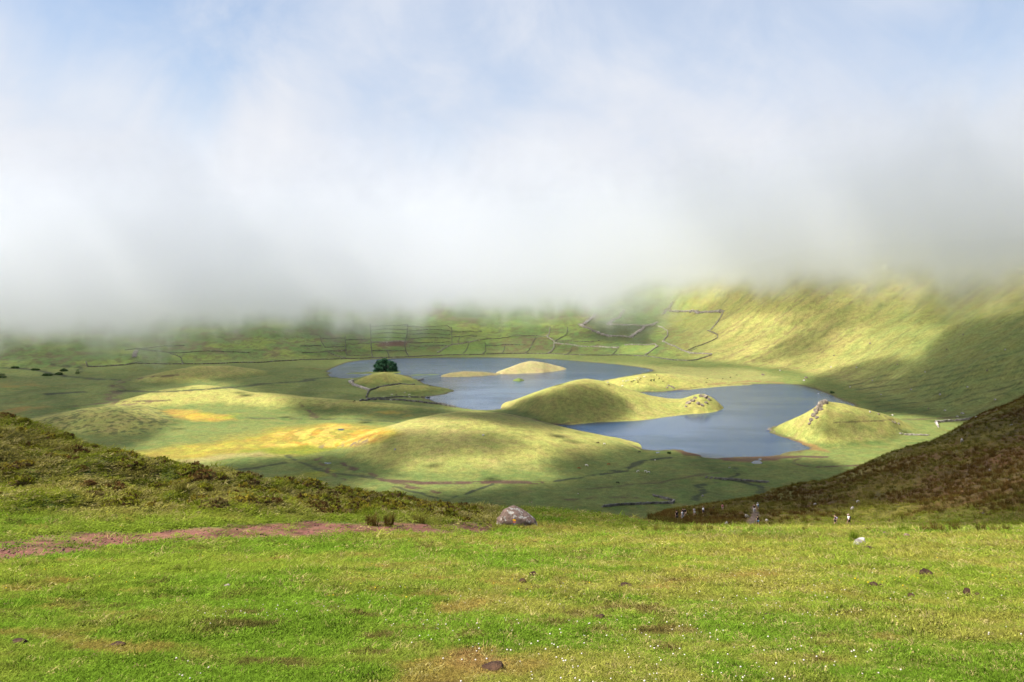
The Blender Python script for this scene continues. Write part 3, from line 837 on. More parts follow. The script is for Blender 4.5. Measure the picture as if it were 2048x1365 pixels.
def build_shade_cloud():
    zc = 640.0
    vis = ROW <= np.minimum.accumulate(np.concatenate([np.full((1, C), 1e9), ROW[:-1]], 0), axis=0)
    sel = vis & (PX > -250) & (PX < 2300) & (D > 5) & (ROW > 500)
    tau = shade_map(PX[sel], ROW[sel], D[sel])
    t = (zc - Z[sel]) / SUN.z
    gx = X[sel] + SUN.x * t; gy = Y[sel] + SUN.y * t
    ok = gy < 1640
    gx, gy, tau = gx[ok], gy[ok], tau[ok]
    cell = 13.0
    x0, y0 = gx.min() - 60, gy.min() - 60
    nx, ny = int((gx.max() - x0 + 60) / cell) + 1, int((gy.max() - y0 + 60) / cell) + 1
    ix = ((gx - x0) / cell).astype(int); iy = ((gy - y0) / cell).astype(int)
    acc = np.zeros((ny, nx)); cnt = np.zeros((ny, nx))
    wgt = D[sel][ok]
    np.add.at(acc, (iy, ix), tau * wgt); np.add.at(cnt, (iy, ix), wgt)
    def blur(a, n=1):
        for _ in range(n):
            p = np.pad(a, 1, mode='edge'); a = (p[:-2, 1:-1] + p[2:, 1:-1] + p[1:-1, :-2] + p[1:-1, 2:] + 2 * p[1:-1, 1:-1]) / 6
        return a
    # fill what the photograph does not show from its surroundings
    a, c = acc.copy(), cnt.copy()
    fa, fc2 = blur(a, 1), blur(c, 1)
    for k in range(14):
        a2, c2 = blur(fa, 2), blur(fc2, 2)
        fa = np.where(fc2 > 1e-3 * wgt.mean(), fa, a2); fc2 = np.where(fc2 > 1e-3 * wgt.mean(), fc2, c2)
    T = np.where(fc2 > 0, fa / np.maximum(fc2, 1e-9), 0)
    T = blur(T, 1)
    edge = np.minimum.reduce([np.arange(nx)[None, :] + 0 * np.arange(ny)[:, None], (nx - 1 - np.arange(nx))[None, :] + 0 * np.arange(ny)[:, None], np.arange(ny)[:, None] + 0 * np.arange(nx)[None, :], (ny - 1 - np.arange(ny))[:, None] + 0 * np.arange(nx)[None, :]])
    T = T * sstep(edge * 1.0, 0, 4)
    dens = 0.085
    T = np.clip(T - 0.08, 0, None) * 7.0
    th = T / dens * SUN.z
    th = np.where(T < 0.03, 0, th)
    gx, gy = np.meshgrid(x0 + (np.arange(nx) + .5) * cell, y0 + (np.arange(ny) + .5) * cell)
    puff = (fbm(gx / 60, gy / 60, 3, 311) - .5) * 30
    up = np.stack([gx, gy, zc + puff + th * .6 + .02], -1).reshape(-1, 3); dn = np.stack([gx, gy, zc + puff - th * .4 - .02], -1).reshape(-1, 3)
    ii = np.arange(nx * ny).reshape(ny, nx)
    q = np.stack([ii[:-1, :-1], ii[:-1, 1:], ii[1:, 1:], ii[1:, :-1]], -1).reshape(-1, 4)
    keep = (th.reshape(-1)[q].max(1) > 0)
    q = q[keep]
    off = nx * ny
    faces = [q, q[:, ::-1] + off]
    # close the rim
    e = np.concatenate([q[:, [0, 1]], q[:, [1, 2]], q[:, [2, 3]], q[:, [3, 0]]])
    key = e[:, 0].astype(np.int64) * (2 * off) + e[:, 1]; rev = e[:, 1].astype(np.int64) * (2 * off) + e[:, 0]
    rim = e[~np.isin(key, rev)]
    faces.append(np.stack([rim[:, 1], rim[:, 0], rim[:, 0] + off, rim[:, 1] + off], -1))
    f = np.concatenate(faces); vv = np.concatenate([up, dn])
    used, invx = np.unique(f, return_inverse=True)
    me = mesh_from('shade_cloud', vv[used], invx.reshape(-1, 4))
    m = bpy.data.materials.new('shade_cloud'); m.use_nodes = True
    t_ = NT(m.node_tree); t_.n.clear()
    out = t_.node('ShaderNodeOutputMaterial'); v = t_.node('ShaderNodeVolumePrincipled')
    v.inputs['Color'].default_value = (0.50, 0.50, 0.51, 1); v.inputs['Density'].default_value = dens; v.inputs['Anisotropy'].default_value = 0.0
    t_.link(v.outputs[0], out.inputs['Volume'])
    me.materials.append(m)
    o = bpy.data.objects.new('shade_cloud', me); COL.objects.link(o); o['kind'] = 'stuff'
build_shade_cloud()


# ------------------------------------------------------------------ object helpers
def tag(o, label=None, cat=None, group=None, kind=None):
    if label: o['label'] = label
    if cat: o['category'] = cat
    if group: o['group'] = group
    if kind: o['kind'] = kind
    return o

def link(name, me, parent=None, loc=None):
    o = bpy.data.objects.new(name, me); COL.objects.link(o)
    if parent is not None: o.parent = parent
    if loc is not None: o.location = loc
    return o

def empty(name, loc, rz=0.0):
    o = bpy.data.objects.new(name, None); COL.objects.link(o); o.location = loc; o.rotation_euler = (0, 0, rz); o.empty_display_size = 0.3
    return o

ORD = ['leftmost', 'second', 'third', 'fourth', 'fifth', 'sixth', 'seventh', 'eighth', 'ninth', 'tenth', 'eleventh', 'twelfth', 'thirteenth', 'fourteenth', 'fifteenth', 'sixteenth', 'seventeenth', 'eighteenth', 'nineteenth', 'twentieth', 'twenty-first', 'twenty-second', 'twenty-third', 'twenty-fourth', 'twenty-fifth', 'twenty-sixth', 'twenty-seventh', 'twenty-eighth', 'twenty-ninth', 'thirtieth']
def order(i, n):
    if i == 0: return 'leftmost'
    if i == n - 1: return 'rightmost'
    if i < len(ORD): return ORD[i] + ' from the left'
    j = n - 1 - i
    return ORD[j] + ' from the right' if j < len(ORD) else 'one'

def tone_mat(name, c, var=.25, scale=8.0, rough=.85, c2=None, lo=.4, hi=.6, bump=0.0, objrand=0.15, bscale=None):
    m, t, b = bsdf_mat(name)
    b.inputs['Roughness'].default_value = rough
    tcn = t.node('ShaderNodeTexCoord'); v = tcn.outputs['Object']
    n = t.noise(v, scale, 4, .6)
    f = t.maprange(n, .25, .75, 1 - var, 1 + var)
    base = (*c, 1.0)
    if c2 is not None:
        n2 = t.noise(t.vmath('ADD', v, (3, 7, 1)), scale * .6, 5, .65)
        base = t.mix(t.maprange(n2, lo, hi), base, (*c2, 1.0))
    oi = t.node('ShaderNodeObjectInfo')
    f = t.math('MULTIPLY', f, t.maprange(oi.outputs['Random'], 0, 1, 1 - objrand, 1 + objrand, False))
    sc = t.node('ShaderNodeVectorMath', operation='SCALE')
    t.setin(sc.inputs[0], base if hasattr(base, 'is_output') else base[:3]); t.link(f, sc.inputs['Scale'])
    t.link(sc.outputs[0], b.inputs['Base Color'])
    if bump:
        bp = t.node('ShaderNodeBump'); bp.inputs['Distance'].default_value = bump
        t.link(t.noise(v, bscale or scale * 1.5, 5, .65), bp.inputs['Height']); t.link(bp.outputs[0], b.inputs['Normal'])
    return m

def ico(sub):
    bm = bmesh.new(); bmesh.ops.create_icosphere(bm, subdivisions=sub, radius=1.0)
    v = np.array([q.co[:] for q in bm.verts]); f = np.array([[q.index for q in p.verts] for p in bm.faces]); bm.free()
    return v, f
ICO = {k: ico(k) for k in (1, 2, 3, 4)}

def n3(v, s, seed, octv=3):
    """cheap 3-D noise from three planes"""
    return (fbm(v[:, 0] * s + v[:, 2] * s * .71, v[:, 1] * s - v[:, 2] * s * .43, octv, seed) + fbm(v[:, 1] * s + 5, v[:, 2] * s + v[:, 0] * .6 * s, octv, seed + 3)) / 2 - .5

def rock_mesh(name, seed, size=(1, 1, 1), rough=.55, sub=3, cuts=6, flat=False):
    v, f = ICO[sub]; v = v.copy()
    r_ = np.random.default_rng(seed)
    for _ in range(cuts):                                     # broken faces
        n = r_.normal(size=3); n[2] = abs(n[2]) * .8; n /= np.linalg.norm(n); h = r_.uniform(.55, .85)
        dd = v @ n - h
        v = v - np.where(dd > 0, dd * .85, 0)[:, None] * n
    v = v * (1 + n3(v, 1.6, seed) * rough)[:, None] * (1 + n3(v, 5.0, seed + 9) * rough * .35)[:, None]
    v = v * np.array(size)
    me = mesh_from(name, v, f)
    if flat: me.polygons.foreach_set('use_smooth', np.zeros(len(f), bool))
    return me

# ------------------------------------------------------------------ instanced ground cover (stuff)
def leaf_material(name, trans=.35, var=.3):
    m = bpy.data.materials.new(name); m.use_nodes = True
    t = NT(m.node_tree); t.n.clear()
    out = t.node('ShaderNodeOutputMaterial')
    at = t.node('ShaderNodeAttribute', attribute_name='tone', attribute_type='INSTANCER')
    oi = t.node('ShaderNodeNewGeometry')
    f = t.maprange(oi.outputs['Random Per Island'], 0, 1, 1 - var, 1 + var, False)
    c = t.vmath('SCALE', at.outputs['Color'], scale=f)
    d = t.node('ShaderNodeBsdfDiffuse'); tr = t.node('ShaderNodeBsdfTranslucent')
    t.link(c, d.inputs[0]); t.link(c, tr.inputs[0])
    mx = t.node('ShaderNodeMixShader'); mx.inputs[0].default_value = trans
    t.link(d.outputs[0], mx.inputs[1]); t.link(tr.outputs[0], mx.inputs[2]); t.link(mx.outputs[0], out.inputs[0])
    return m

def blades_mesh(name, n, wid, spread, lean, seed, curve=.5, hvar=.5):
    r_ = np.random.default_rng(seed); V = []; Fc = []
    for i in range(n):
        a = r_.uniform(0, 2 * math.pi); rr = spread * math.sqrt(r_.uniform()); bx, by = rr * math.cos(a), rr * math.sin(a)
        h = 1.0 - hvar * r_.uniform(); la = a + r_.normal() * .8; le = lean * (0.25 + r_.uniform())
        ww = wid * r_.uniform(.7, 1.3); wa = r_.uniform(0, math.pi); cx_, sx_ = math.cos(wa) * ww, math.sin(wa) * ww
        mx_, my_ = bx + math.cos(la) * le * .38, by + math.sin(la) * le * .38
        tx, ty = bx + math.cos(la) * le * (1 + curve * .3), by + math.sin(la) * le * (1 + curve * .3)
        k = len(V)
        V += [(bx - cx_, by - sx_, -.12), (bx + cx_, by + sx_, -.12), (mx_ + cx_ * .8, my_ + sx_ * .8, h * .6), (mx_ - cx_ * .8, my_ - sx_ * .8, h * .6), (tx, ty, h * (1 - curve * .2))]
        Fc += [(k, k + 1, k + 2), (k, k + 2, k + 3), (k + 3, k + 2, k + 4)]
    me = mesh_from(name, np.array(V), np.array(Fc))
    me.polygons.foreach_set('use_smooth', np.zeros(len(Fc), bool))
    return me

def leaves_mesh(name, n, size, seed):
    r_ = np.random.default_rng(seed); V = []; Fc = []
    for i in range(n):
        a = r_.uniform(0, 2 * math.pi); rr = math.sqrt(r_.uniform()); c = np.array((rr * math.cos(a), rr * math.sin(a), r_.uniform(.15, .8)))
        nn = np.array((r_.normal() * .45, r_.normal() * .45, 1.0)); nn /= np.linalg.norm(nn)
        u = np.cross(nn, (1, 0, 0)); u /= np.linalg.norm(u); w_ = np.cross(nn, u); s = size * r_.uniform(.6, 1.3); k = len(V)
        for j in range(5):
            q = 2 * math.pi * j / 5
            p = c + s * (u * math.cos(q) + w_ * math.sin(q)) * np.array((1, 1, 3.0))
            V.append(tuple(p))
        Fc += [(k, k + 1, k + 2), (k, k + 2, k + 3), (k, k + 3, k + 4)]
    me = mesh_from(name, np.array(V), np.array(Fc)); me.polygons.foreach_set('use_smooth', np.zeros(len(Fc), bool))
    return me

def scatter(name, protos, mat, pts, scl, rot, tone, parent=None):
    me = bpy.data.meshes.new(name)
    me.vertices.add(len(pts)); me.vertices.foreach_set('co', np.ascontiguousarray(pts, np.float32).ravel())
    add_attr(me, 'scl', 'FLOAT_VECTOR', scl); add_attr(me, 'rot', 'FLOAT_VECTOR', rot)
    add_attr(me, 'tone', 'FLOAT_COLOR', np.concatenate([tone, np.ones((len(tone), 1))], 1))
    add_attr(me, 'pick', 'INT', rng.integers(0, len(protos), len(pts)))
    o = bpy.data.objects.new(name, me); COL.objects.link(o); o['kind'] = 'stuff'
    ng = bpy.data.node_groups.new(name + '_spread', 'GeometryNodeTree')
    ng.interface.new_socket('Geometry', in_out='INPUT', socket_type='NodeSocketGeometry')
    ng.interface.new_socket('Geometry', in_out='OUTPUT', socket_type='NodeSocketGeometry')
    N = ng.nodes; L = ng.links
    gi = N.new('NodeGroupInput'); go = N.new('NodeGroupOutput')
    ip = N.new('GeometryNodeInstanceOnPoints'); jn = N.new('GeometryNodeJoinGeometry')
    for p in reversed(protos):
        p.materials.clear(); p.materials.append(mat)
        po = bpy.data.objects.new(name + '_piece', p)
        oi = N.new('GeometryNodeObjectInfo'); oi.inputs['Object'].default_value = po; oi.inputs['As Instance'].default_value = True
        L.new(oi.outputs['Geometry'], jn.inputs[0])
    def na(nm, typ):
        q = N.new('GeometryNodeInputNamedAttribute'); q.data_type = typ; q.inputs['Name'].default_value = nm; return q.outputs[0]
    L.new(gi.outputs[0], ip.inputs['Points']); L.new(jn.outputs[0], ip.inputs['Instance'])
    ip.inputs['Pick Instance'].default_value = True
    L.new(na('pick', 'INT'), ip.inputs['Instance Index']); L.new(na('rot', 'FLOAT_VECTOR'), ip.inputs['Rotation']); L.new(na('scl', 'FLOAT_VECTOR'), ip.inputs['Scale'])
    L.new(ip.outputs[0], go.inputs[0])
    md = o.modifiers.new('spread', 'NODES'); md.node_group = ng
    return o

M_BLADE = leaf_material('grass_blades', .4, .35)
def grass():
    N = 150000
    d = np.exp(rng.uniform(math.log(5.2), math.log(82.0), N)); px = rng.uniform(-120, 2170, N)
    x = (px - CX) / F * d; y = d
    z = ground_v(x, y); row = HZ - F * z / d
    D1_, _, D2_, _, D3_, _, _ = near_cols(px)
    pm = path_mask(px, row, x, y)
    keep = (d < D3_ + 5) & (rng.uniform(size=N) > np.clip(pm * 1.5, 0, .93))
    x, y, z, px, row, d, D2_ = [q[keep] for q in (x, y, z, px, row, d, D2_)]
    n = len(x)
    tone = near_color(x, y, px, row) * np.array((1.62, 1.56, 1.30)) * rng.uniform(.58, 1.38, (n, 1))
    n1 = fbm(x / 2.2, y / 2.2, 4, 181)
    onb = sstep(d, D2_ * .9, D2_ * 1.05) * (px < 1000)
    mossy = np.array((0.22, 0.20, 0.045)) * (1 - sstep(n1, .42, .6))[:, None] + np.array((0.15, 0.175, 0.016)) * sstep(n1, .42, .6)[:, None]
    tone = tone * (1 - onb[:, None]) + mossy * rng.uniform(.7, 1.5, (n, 1)) * onb[:, None]
    dry = rng.uniform(size=n) < (.035 + .075 * sstep(px, 300, 1300) + .2 * onb)
    tone[dry] = np.array((0.35, 0.30, 0.11)) * rng.uniform(.6, 1.25, (dry.sum(), 1))
    lush = fbm(x / 1.3, y / 1.3, 3, 401)
    bare = sstep(fbm(x / .9, y / .9, 3, 104) * .55 + fbm(x / 2.6, y / 2.6, 4, 101) * .45, .56, .68)
    r = 0.0105 * d * rng.uniform(.7, 1.4, n)
    h = (0.018 + 0.036 * sstep(lush, .42, .75)) * rng.uniform(.6, 1.5, n) * (1 + d / 40.0) * (1 - .7 * bare)
    h = h * (1 + .9 * onb); tall = rng.uniform(size=n) < .02; h[tall] *= 1.6
    scl = np.stack([r, r, h], 1); rot = np.stack([np.full(n, -.27), np.zeros(n), rng.uniform(0, 6.28, n)], 1); rot[:, 0] = rng.normal(0, .12, n); rot[:, 1] = rng.normal(0, .12, n)
    protos = [blades_mesh('blades', 34, .035, 1.0, .7, 500 + k) for k in range(4)] + [leaves_mesh('leaves', 46, .085, 510 + k) for k in range(2)]
    o = scatter('grass', protos, M_BLADE, np.stack([x, y, z], 1), scl, rot, tone)
grass()

def rushes():
    N = 60000
    px = rng.uniform(1300, 2200, N); d = rng.uniform(85, 340, N)
    D1_, _, D2_, _, D3_, _, _ = near_cols(px)
    x = (px - CX) / F * d; y = d
    hs1 = fbm(x / 13, y / 24, 4, 191); hs2 = fbm(x / 3.5, y / 5, 3, 192)
    dens = (1 - sstep(hs1 * .65 + hs2 * .35, .47, .60)) * .85 + .30
    dens = dens * sstep(d, D2_ * 1.0, D2_ * 1.22) * (d < D3_ + 8)
    dens = dens * (0.45 + .55 * (d / 300))
    pathd = seg_dist(px, HZ - F * ground_v(x, y) / d, [(1494, 1056), (1502, 1046), (1512, 1030), (1507, 1018)])
    keep = (rng.uniform(size=N) < dens * .62) & (pathd > 9)
    x, y, d, hs1, hs2, D3_, px = [q[keep] for q in (x, y, d, hs1, hs2, D3_, px)]
    n = len(x); z = ground_v(x, y)
    h = rng.uniform(.45, 1.0, n) * (.75 + .5 * hs2); r = h * rng.uniform(.55, .95, n)
    brown = np.array((0.088, 0.052, 0.014)); olive = np.array((0.115, 0.108, 0.020))
    f = sstep(hs1 + rng.normal(0, .06, n), .42, .60)[:, None]
    tone = (brown * (1 - f) + olive * f) * rng.uniform(.5, 1.5, (n, 1))
    tip = rng.uniform(size=n) < .12; tone[tip] = np.array((.16, .135, .04)) * rng.uniform(.7, 1.2, (tip.sum(), 1))
    scl = np.stack([r, r, h], 1); rot = np.stack([rng.normal(0, .1, n), rng.normal(0, .1, n), rng.uniform(0, 6.28, n)], 1)
    protos = [blades_mesh('stems', 46, .022, .55, .55, 530 + k, .3) for k in range(4)]
    scatter('rushes', protos, M_BLADE, np.stack([x, y, z - .03], 1), scl, rot, tone)
rushes()

def slope_grass():
    N = 46000
    px = rng.uniform(1290, 2200, N); d = np.exp(rng.uniform(math.log(60), math.log(330), N))
    D1_, _, D2_, _, D3_, _, _ = near_cols(px)
    x = (px - CX) / F * d; hs1 = fbm(x / 13, d / 24, 4, 191); hs2 = fbm(x / 3.5, d / 5, 3, 192)
    pathd = seg_dist(px, HZ - F * ground_v(x, d) / d, [(1494, 1056), (1502, 1046), (1512, 1030), (1507, 1018)])
    keep = (d > D2_ * .75) & (d < D3_ + 8) & (rng.uniform(size=N) < .25 + .75 * np.maximum(sstep(hs1, .45, .6), 1 - sstep(d, D2_, D2_ * 1.3))) & (pathd > 7)
    x, d, D2_, D3_, hs2 = [q[keep] for q in (x, d, D2_, D3_, hs2)]; n = len(x)
    a = (1 - sstep(d, D2_, D2_ * 1.35))[:, None]
    tone = (np.array((.15, .125, .026)) * (1 - a) + np.array((.135, .165, .016)) * a) * rng.uniform(.6, 1.45, (n, 1))
    dry = rng.uniform(size=n) < .22; tone[dry] = np.array((.27, .21, .08)) * rng.uniform(.6, 1.2, (dry.sum(), 1))
    h = rng.uniform(.10, .34, n) * (.7 + .6 * hs2); r = rng.uniform(.35, .8, n) * (.6 + d / 250)
    scatter('slope_grass', [blades_mesh('blades', 40, .022, 1.0, .6, 560 + k) for k in range(3)], M_BLADE, np.stack([x, d, ground_v(x, d) - .02], 1), np.stack([r, r, h], 1), np.stack([rng.normal(0, .1, n), rng.normal(0, .1, n), rng.uniform(0, 6.28, n)], 1), tone)
slope_grass()

def small_flowers(name, n, pxr, dr, c, size, gate_seed, gate, mat_name):
    v, f = ICO[1]; V = []; Fc = []; k = 0
    m = tone_mat(mat_name, c, .15, 30.0)
    while k < n:
        px = rng.uniform(*pxr); d = math.exp(rng.uniform(math.log(dr[0]), math.log(dr[1])))
        x = (px - CX) / F * d
        if fbm(np.array([x / 2.4]), np.array([d / 2.4]), 3, gate_seed)[0] < gate + .1 * rng.uniform(): continue
        z = ground(x, d); row = HZ - F * z / d
        if path_mask(np.array([px]), np.array([row]), np.array([x]), np.array([d]))[0] > .3: continue
        if d > near_cols(np.array([px]))[4][0]: continue
        s = size * rng.uniform(.6, 1.25) * (1 + d / 60)
        V.append(v * np.array((s, s, s * .8)) + np.array((x, d, z + .035 + s + .02 * rng.uniform() + .0012 * d))); Fc.append(f + len(v) * k); k += 1
    me = mesh_from(name, np.concatenate(V), np.concatenate(Fc)); me.materials.append(m)
    tag(link(name, me), kind='stuff')
small_flowers('clover_flowers', 620, (350, 2100), (5.8, 24), (0.62, 0.56, 0.50), .0085, 601, .46, 'clover_white')
small_flowers('yellow_flowers', 420, (0, 2080), (14, 58), (0.62, 0.44, 0.01), .012, 611, .44, 'flower_yellow')

def path_gravel():
    v, f = ICO[1]; V = []; Fc = []; k = 0
    while k < 420:
        px = rng.uniform(-20, 985); row = rng.uniform(1045, 1125); p = hit(px, row)
        if p.y > 60 or path_mask(np.array([px]), np.array([row]), np.array([p.x]), np.array([p.y]))[0] < .55: continue
        s = rng.uniform(.015, .055)
        V.append(v * np.array((s, s * rng.uniform(.7, 1), s * .7)) * (1 + rng.normal(0, .12, (len(v), 1))) + np.array((p.x, p.y, p.z + s * .3))); Fc.append(f + len(v) * k); k += 1
    me = mesh_from('path_gravel', np.concatenate(V), np.concatenate(Fc)); me.materials.append(tone_mat('gravel', (.16, .085, .07), .5, 1.5, .95, (.05, .028, .022), .45, .6)); tag(link('path_gravel', me), kind='stuff')
path_gravel()

# ------------------------------------------------------------------ hummocks on the left bank
def hummock_material():
    m, t, b = bsdf_mat('mossy_peat')
    tcn = t.node('ShaderNodeTexCoord'); v = tcn.outputs['Object']; oi = t.node('ShaderNodeObjectInfo'); rnd = oi.outputs['Random']
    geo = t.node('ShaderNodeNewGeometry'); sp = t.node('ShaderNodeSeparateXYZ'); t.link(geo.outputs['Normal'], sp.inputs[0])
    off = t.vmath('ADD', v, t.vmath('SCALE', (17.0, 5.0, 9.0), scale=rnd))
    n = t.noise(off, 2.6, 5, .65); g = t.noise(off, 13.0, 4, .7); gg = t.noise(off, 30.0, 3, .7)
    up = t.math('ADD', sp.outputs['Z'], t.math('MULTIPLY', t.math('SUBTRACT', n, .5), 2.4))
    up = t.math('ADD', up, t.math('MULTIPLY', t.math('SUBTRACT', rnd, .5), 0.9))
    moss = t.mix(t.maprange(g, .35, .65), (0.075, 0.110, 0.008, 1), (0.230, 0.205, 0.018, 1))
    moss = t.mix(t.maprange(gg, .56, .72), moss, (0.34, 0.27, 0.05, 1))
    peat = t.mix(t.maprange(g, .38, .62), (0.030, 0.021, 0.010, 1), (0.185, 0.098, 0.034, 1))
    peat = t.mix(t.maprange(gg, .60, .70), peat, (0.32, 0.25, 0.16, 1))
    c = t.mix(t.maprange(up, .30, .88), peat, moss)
    t.link(c, b.inputs['Base Color'])
    bp = t.node('ShaderNodeBump'); bp.inputs['Distance'].default_value = .10
    t.link(t.math('ADD', g, t.math('MULTIPLY', gg, .5)), bp.inputs['Height']); t.link(bp.outputs[0], b.inputs['Normal'])
    return m
M_HUM = hummock_material()
def hummock_mesh(seed):
    v, f = ICO[4]; v = v.copy()
    a = n3(v, 1.1, seed) * 1.2 + n3(v, 3.2, seed + 4) * .85 + n3(v, 8.0, seed + 7) * .62
    v = v * (1 + a)[:, None]
    v[:, 2] = np.where(v[:, 2] > 0, v[:, 2] * .78, v[:, 2] * .35)
    me = mesh_from('moss_hummock', v, f); me.materials.append(M_HUM); return me
HUM = [hummock_mesh(700 + 13 * k) for k in range(8)]
HPLACED = []
def put_hummock(p, r, k, lab, hs=1.0):
    o = link('moss_hummock', HUM[k % 8], None, (p.x, p.y, p.z - .12 * r))
    o.rotation_euler = (rng.normal(0, .1), rng.normal(0, .1), rng.uniform(0, 6.28)); o.scale = (r * rng.uniform(.85, 1.25), r * rng.uniform(.8, 1.1), r * hs * rng.uniform(.85, 1.15))
    HPLACED.append((k % 8, Matrix.LocRotScale(o.location, o.rotation_euler, o.scale), r))
    return tag(o, lab, 'hummock', 'moss and peat hummocks on the left bank')
SKY_H = [(12, 848, .55), (48, 858, .45), (86, 874, .42), (128, 886, .5), (176, 904, .5), (228, 917, .5), (262, 925, .45), (318, 931, .55), (346, 930, .60), (392, 946, .5), (452, 955, .5), (505, 962, .55), (560, 966, .5), (626, 974, .85), (686, 984, .75), (716, 1000, .45), (782, 1003, .95), (742, 1018, .75), (862, 1018, .62), (918, 1024, .62), (932, 1034, .48), (842, 1012, .40)]
for i, (px, row, r) in enumerate(SKY_H):
    d3 = near_cols(np.array([float(px)]))[4][0]; d = d3 - 1.0
    if row > 1008: d = d3 - 6
    x = (px - CX) / F * d
    put_hummock(Vector((x, d, ground(x, d))), r * .95, i, 'rough mossy hummock on the skyline of the left bank, ' + order(i, len(SKY_H)), 1.0)
H_N = 170
xs_h = np.sort(np.concatenate([rng.uniform(-60, 955, 120), rng.uniform(600, 960, 50)]))
rows_h = rng.uniform(0, 1, H_N)
lo_n = sum(rows_h < .5); hi_n = H_N - lo_n; ci = [0, 0]
for i in range(H_N):
    px = xs_h[i]; q = near_cols(np.array([px])); d2, d3 = q[2][0], q[4][0]
    t = rows_h[i]; d = d2 + 1.0 + (d3 - d2 - 2.5) * t; x = (px - CX) / F * d
    r = (rng.uniform(.22, .56) + .18 * t) * (1.15 if px > 250 else .85)
    big = t >= .5
    put_hummock(Vector((x, d, ground(x, d))), r, i * 3 + 1, ('green and brown hummock high on the left bank, ' if big else 'low mossy hummock at the left bank foot, ') + ('toward the picture edge' if px < 300 else 'above the middle path' if px < 640 else 'toward the boulder'), .8)

def heath():
    """short heather and moss sprigs growing out of the hummocks"""
    co = [np.array([q.co[:] for q in me.vertices]) for me in HUM]
    P = []; T = []; Hh = []
    for k, M, r in HPLACED:
        v = co[k]; up = np.where(v[:, 2] > -.05)[0]; n = int(90 + 120 * r); s_ = v[rng.choice(up, n)]
        w_ = s_ @ np.array(M.to_3x3()).T + np.array(M.translation); P.append(w_)
        base = np.array([(.19, .19, .018), (.27, .22, .028), (.15, .085, .028), (.24, .19, .07)][rng.choice(4, p=[.42, .28, .18, .12])])
        t = np.tile(base, (n, 1)) * rng.uniform(.45, 1.5, (n, 1)); dk = rng.uniform(size=n) < .3; t[dk] = np.array((.075, .042, .018)); T.append(t); Hh.append(rng.uniform(.06, .17, n) * (.7 + .5 * r))
    P = np.concatenate(P); T = np.concatenate(T); h = np.concatenate(Hh); n = len(P); r = h * rng.uniform(.6, 1.1, n)
    scatter('heath', [blades_mesh('sprigs', 16, .07, .6, .7, 580 + k) for k in range(3)] + [leaves_mesh('sprig_leaves', 14, .22, 590)], M_BLADE, P, np.stack([r, r, h], 1), np.stack([rng.normal(0, .3, n), rng.normal(0, .3, n), rng.uniform(0, 6.28, n)], 1), T)
heath()

# ------------------------------------------------------------------ single rush tufts and beds
def rush_material(name, c):
    m = bpy.data.materials.new(name); m.use_nodes = True
    t = NT(m.node_tree); t.n.clear(); out = t.node('ShaderNodeOutputMaterial'); geo = t.node('ShaderNodeNewGeometry')
    c_ = t.mix(geo.outputs['Random Per Island'], (c[0] * .55, c[1] * .6, c[2] * .6, 1), (c[0] * 1.5, c[1] * 1.3, c[2] * 1.3, 1))
    d = t.node('ShaderNodeBsdfDiffuse'); tr = t.node('ShaderNodeBsdfTranslucent'); t.link(c_, d.inputs[0]); t.link(c_, tr.inputs[0])
    mx = t.node('ShaderNodeMixShader'); mx.inputs[0].default_value = .3; t.link(d.outputs[0], mx.inputs[1]); t.link(tr.outputs[0], mx.inputs[2]); t.link(mx.outputs[0], out.inputs[0])
    return m
RM = {'green': rush_material('rush_green', (.12, .18, .015)), 'brown': rush_material('rush_brown', (.11, .082, .020)), 'olive': rush_material('rush_olive', (.17, .165, .032))}
TUFT = {}
def tuft_mesh(kind, k, n=150):
    if (kind, k) not in TUFT:
        me = blades_mesh('rush_tuft', n, .016, .42, .42, 800 + k * 7 + len(kind), .3); me.materials.append(RM[kind]); TUFT[(kind, k)] = me
    return TUFT[(kind, k)]
